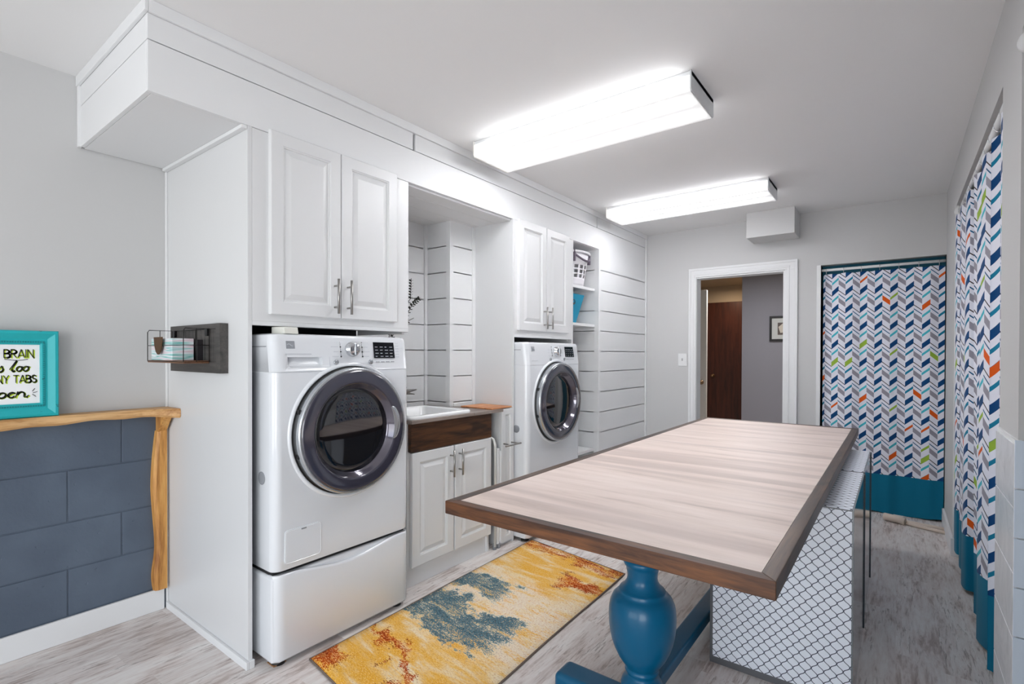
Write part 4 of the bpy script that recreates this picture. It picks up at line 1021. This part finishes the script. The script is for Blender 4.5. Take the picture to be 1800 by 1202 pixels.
# far curtain
fcu = thing('shower_curtain', 'chevron-print curtain across the opening in the far wall', 'curtain', (-.1, 4.95, 1.93))
N = 260; path = []
for i in range(N+1):
    f = i/N; x = -.500+.775*f
    amp = .004+.020*math.exp(-(f/.12)**2)
    path.append((x, 4.955+amp*math.sin(f*2*PI*6.5+6*math.exp(-(f/.15)**2))+.006*math.sin(f*2*PI*3+1)))
curtain_mesh(path, 1.905, .012, 'fabric', M_CURT, fcu, u0=.0495*.6, bot_fn=lambda f: .012+.012*math.sin(f*7), top_fn=lambda f: 1.905+.008*abs(math.sin(f*PI*7)), spread=lambda f, z: (0, -.03*(1-z/1.9)*(.6+.4*math.sin(f*6+1))))
rod = thing('curtain_rod', 'white curtain rod across the far opening', 'curtain rod', (-.1, 4.955, 1.942))
b = MB(); b.tube([(-.514, 4.955, 1.944), (.279, 4.955, 1.944)], .011, 12); b.build('rod', M_WHITE, rod)
# teal header board behind the far rod
struct(box('trim_14', -.515, .28, 5.02, 5.035, 1.80, 1.985, M_TEALWALL), 'teal strip behind the far curtain rod', 'trim')
def ring(c, axis, parentless_label, grp):
    b = MB(); 
    pts = []
    for k in range(16):
        a = 2*PI*k/16
        if axis == 'x': pts.append((c[0], c[1]+.017*math.cos(a), c[2]+.024*math.sin(a)-.012))
        else: pts.append((c[0]+.017*math.cos(a), c[1], c[2]+.024*math.sin(a)-.012))
    b.tube(pts, .0016, 6, closed=True); o = b.build('curtain_ring', M_CHROME); tag(o, parentless_label, 'curtain ring', grp); return o
r0 = None
for k in range(7):
    x = -.48+.120*k
    if r0 is None:
        r0 = ring((0, 0, 0), 'x', 'small metal ring on the far curtain rod', 'rings on the far curtain rod'); o = r0
    else:
        o = r0.copy(); COL.objects.link(o)
    o.location = (x, 4.955, 1.944)
# right curtain
rcu = thing('shower_curtain', 'gathered chevron-print curtain hanging in the right wall opening', 'curtain', (.33, 3.3, 2.1))
path = []; N = 420
for i in range(N+1):
    f = i/N; y = 4.195-(4.195-2.425)*f
    path.append((.311-.034*math.exp(-(f/.05)**2)+(.033-.022*math.exp(-(f/.06)**2))*math.sin(f*2*PI*6.5+1.3*math.sin(f*7)+2.5)+.006*f, y+.022*math.sin(f*2*PI*13+.6)))
curtain_mesh(path, 2.09, .012, 'fabric', M_CURT, rcu, u0=.02, bot_fn=lambda f: .012+.03*(1-f)**2, top_fn=lambda f: 2.085+.012*abs(math.sin(f*PI*12)), spread=lambda f, z: ((.004+.010*math.sin(f*15))*(1-z/2.1), 0), rows=44)
rod = thing('curtain_rod', 'white curtain rod in the right wall opening', 'curtain rod', (.335, 3.3, 2.10))
b = MB(); b.tube([(.300, 2.412, 2.128), (.300, 4.165, 2.128)], .013, 14); b.build('rod', M_WHITE, rod)
b = MB(); b.lathe([(.030, 0), (.030, .012), (.018, .026), (.014, .030)], (.300, 4.1695, 2.128), 'y', 24); o = b.build('end_flange', M_WHITE, rod)
o.data.transform(Matrix.Translation((0, 0, 0)))
o.scale = (1, 1, 1)
for v in o.data.vertices: v.co.y = 2*4.1695-v.co.y
r1 = None
for k in range(12):
    y = 4.08-.142*k
    if r1 is None:
        r1 = ring((0, 0, 0), 'y', 'small metal ring on the right curtain rod', 'rings on the right curtain rod'); o = r1
    else:
        o = r1.copy(); COL.objects.link(o)
    o.location = (.300, y, 2.128)
# near curtain: only a sliver shows at the frame edge
ncu = thing('shower_curtain', 'gathered curtain bunch at the upper right edge beside the near rod end', 'curtain', (.34, 1.7, 2.12))
path = []; N = 160
for i in range(N+1):
    f = i/N; y = 2.055-.85*f
    path.append((.318+.022*math.sin(f*2*PI*6), y))
curtain_mesh(path, 2.10, .05, 'fabric', M_CURT, ncu, u0=.01, spread=lambda f, z: (.012+.02*(1-z/2.1), -(1-f)*.45*min(1, (2.1-z)/.5)), rows=30)
rod = thing('curtain_rod', 'white curtain rod end at the upper right edge of the view', 'curtain rod', (.33, 1.3, 2.14))
b = MB(); b.tube([(.302, .56, 2.145), (.302, 2.055, 2.145)], .013, 14); b.build('rod', M_WHITE, rod)
b = MB(); b.lathe([(.014, -.03), (.018, -.026), (.032, -.012), (.032, 0)], (.300, 2.0695, 2.145), 'y', 24); b.build('end_flange', M_WHITE, rod)

# ------------------------------------------------------------------ pipes on the floor
M_PVC = mat('cream_pvc', (232, 218, 204), .4)
for k, (pts, r, lab, nm) in enumerate((
    ([(-.075, 4.74, .03), (-.02, 4.72, .03), (.05, 4.70, .024)], .027, 'short thick cream pipe end lying before the far curtain', 'pipe_fitting'),
    ([(.055, 4.70, .0125), (.275, 4.62, .0125)], .012, 'thin white pipe on the floor, the one nearer the viewer', 'pipe'),
    ([(.04, 4.745, .0145), (.275, 4.69, .0145)], .014, 'thin white pipe on the floor, the one nearer the curtain', 'pipe'))):
    b = MB(); b.tube(pts, r, 14); o = b.build(nm, M_PVC); tag(o, lab, 'pipe')
b = MB(); b.tube([(-.02, 4.795, .022), (.045, 4.785, .022)], .020, 14); o = b.build('pipe_coupling', mat('white_pvc', (228, 226, 222), .35)); tag(o, 'stubby white pipe cap beside the cream pipe end on the floor', 'pipe')
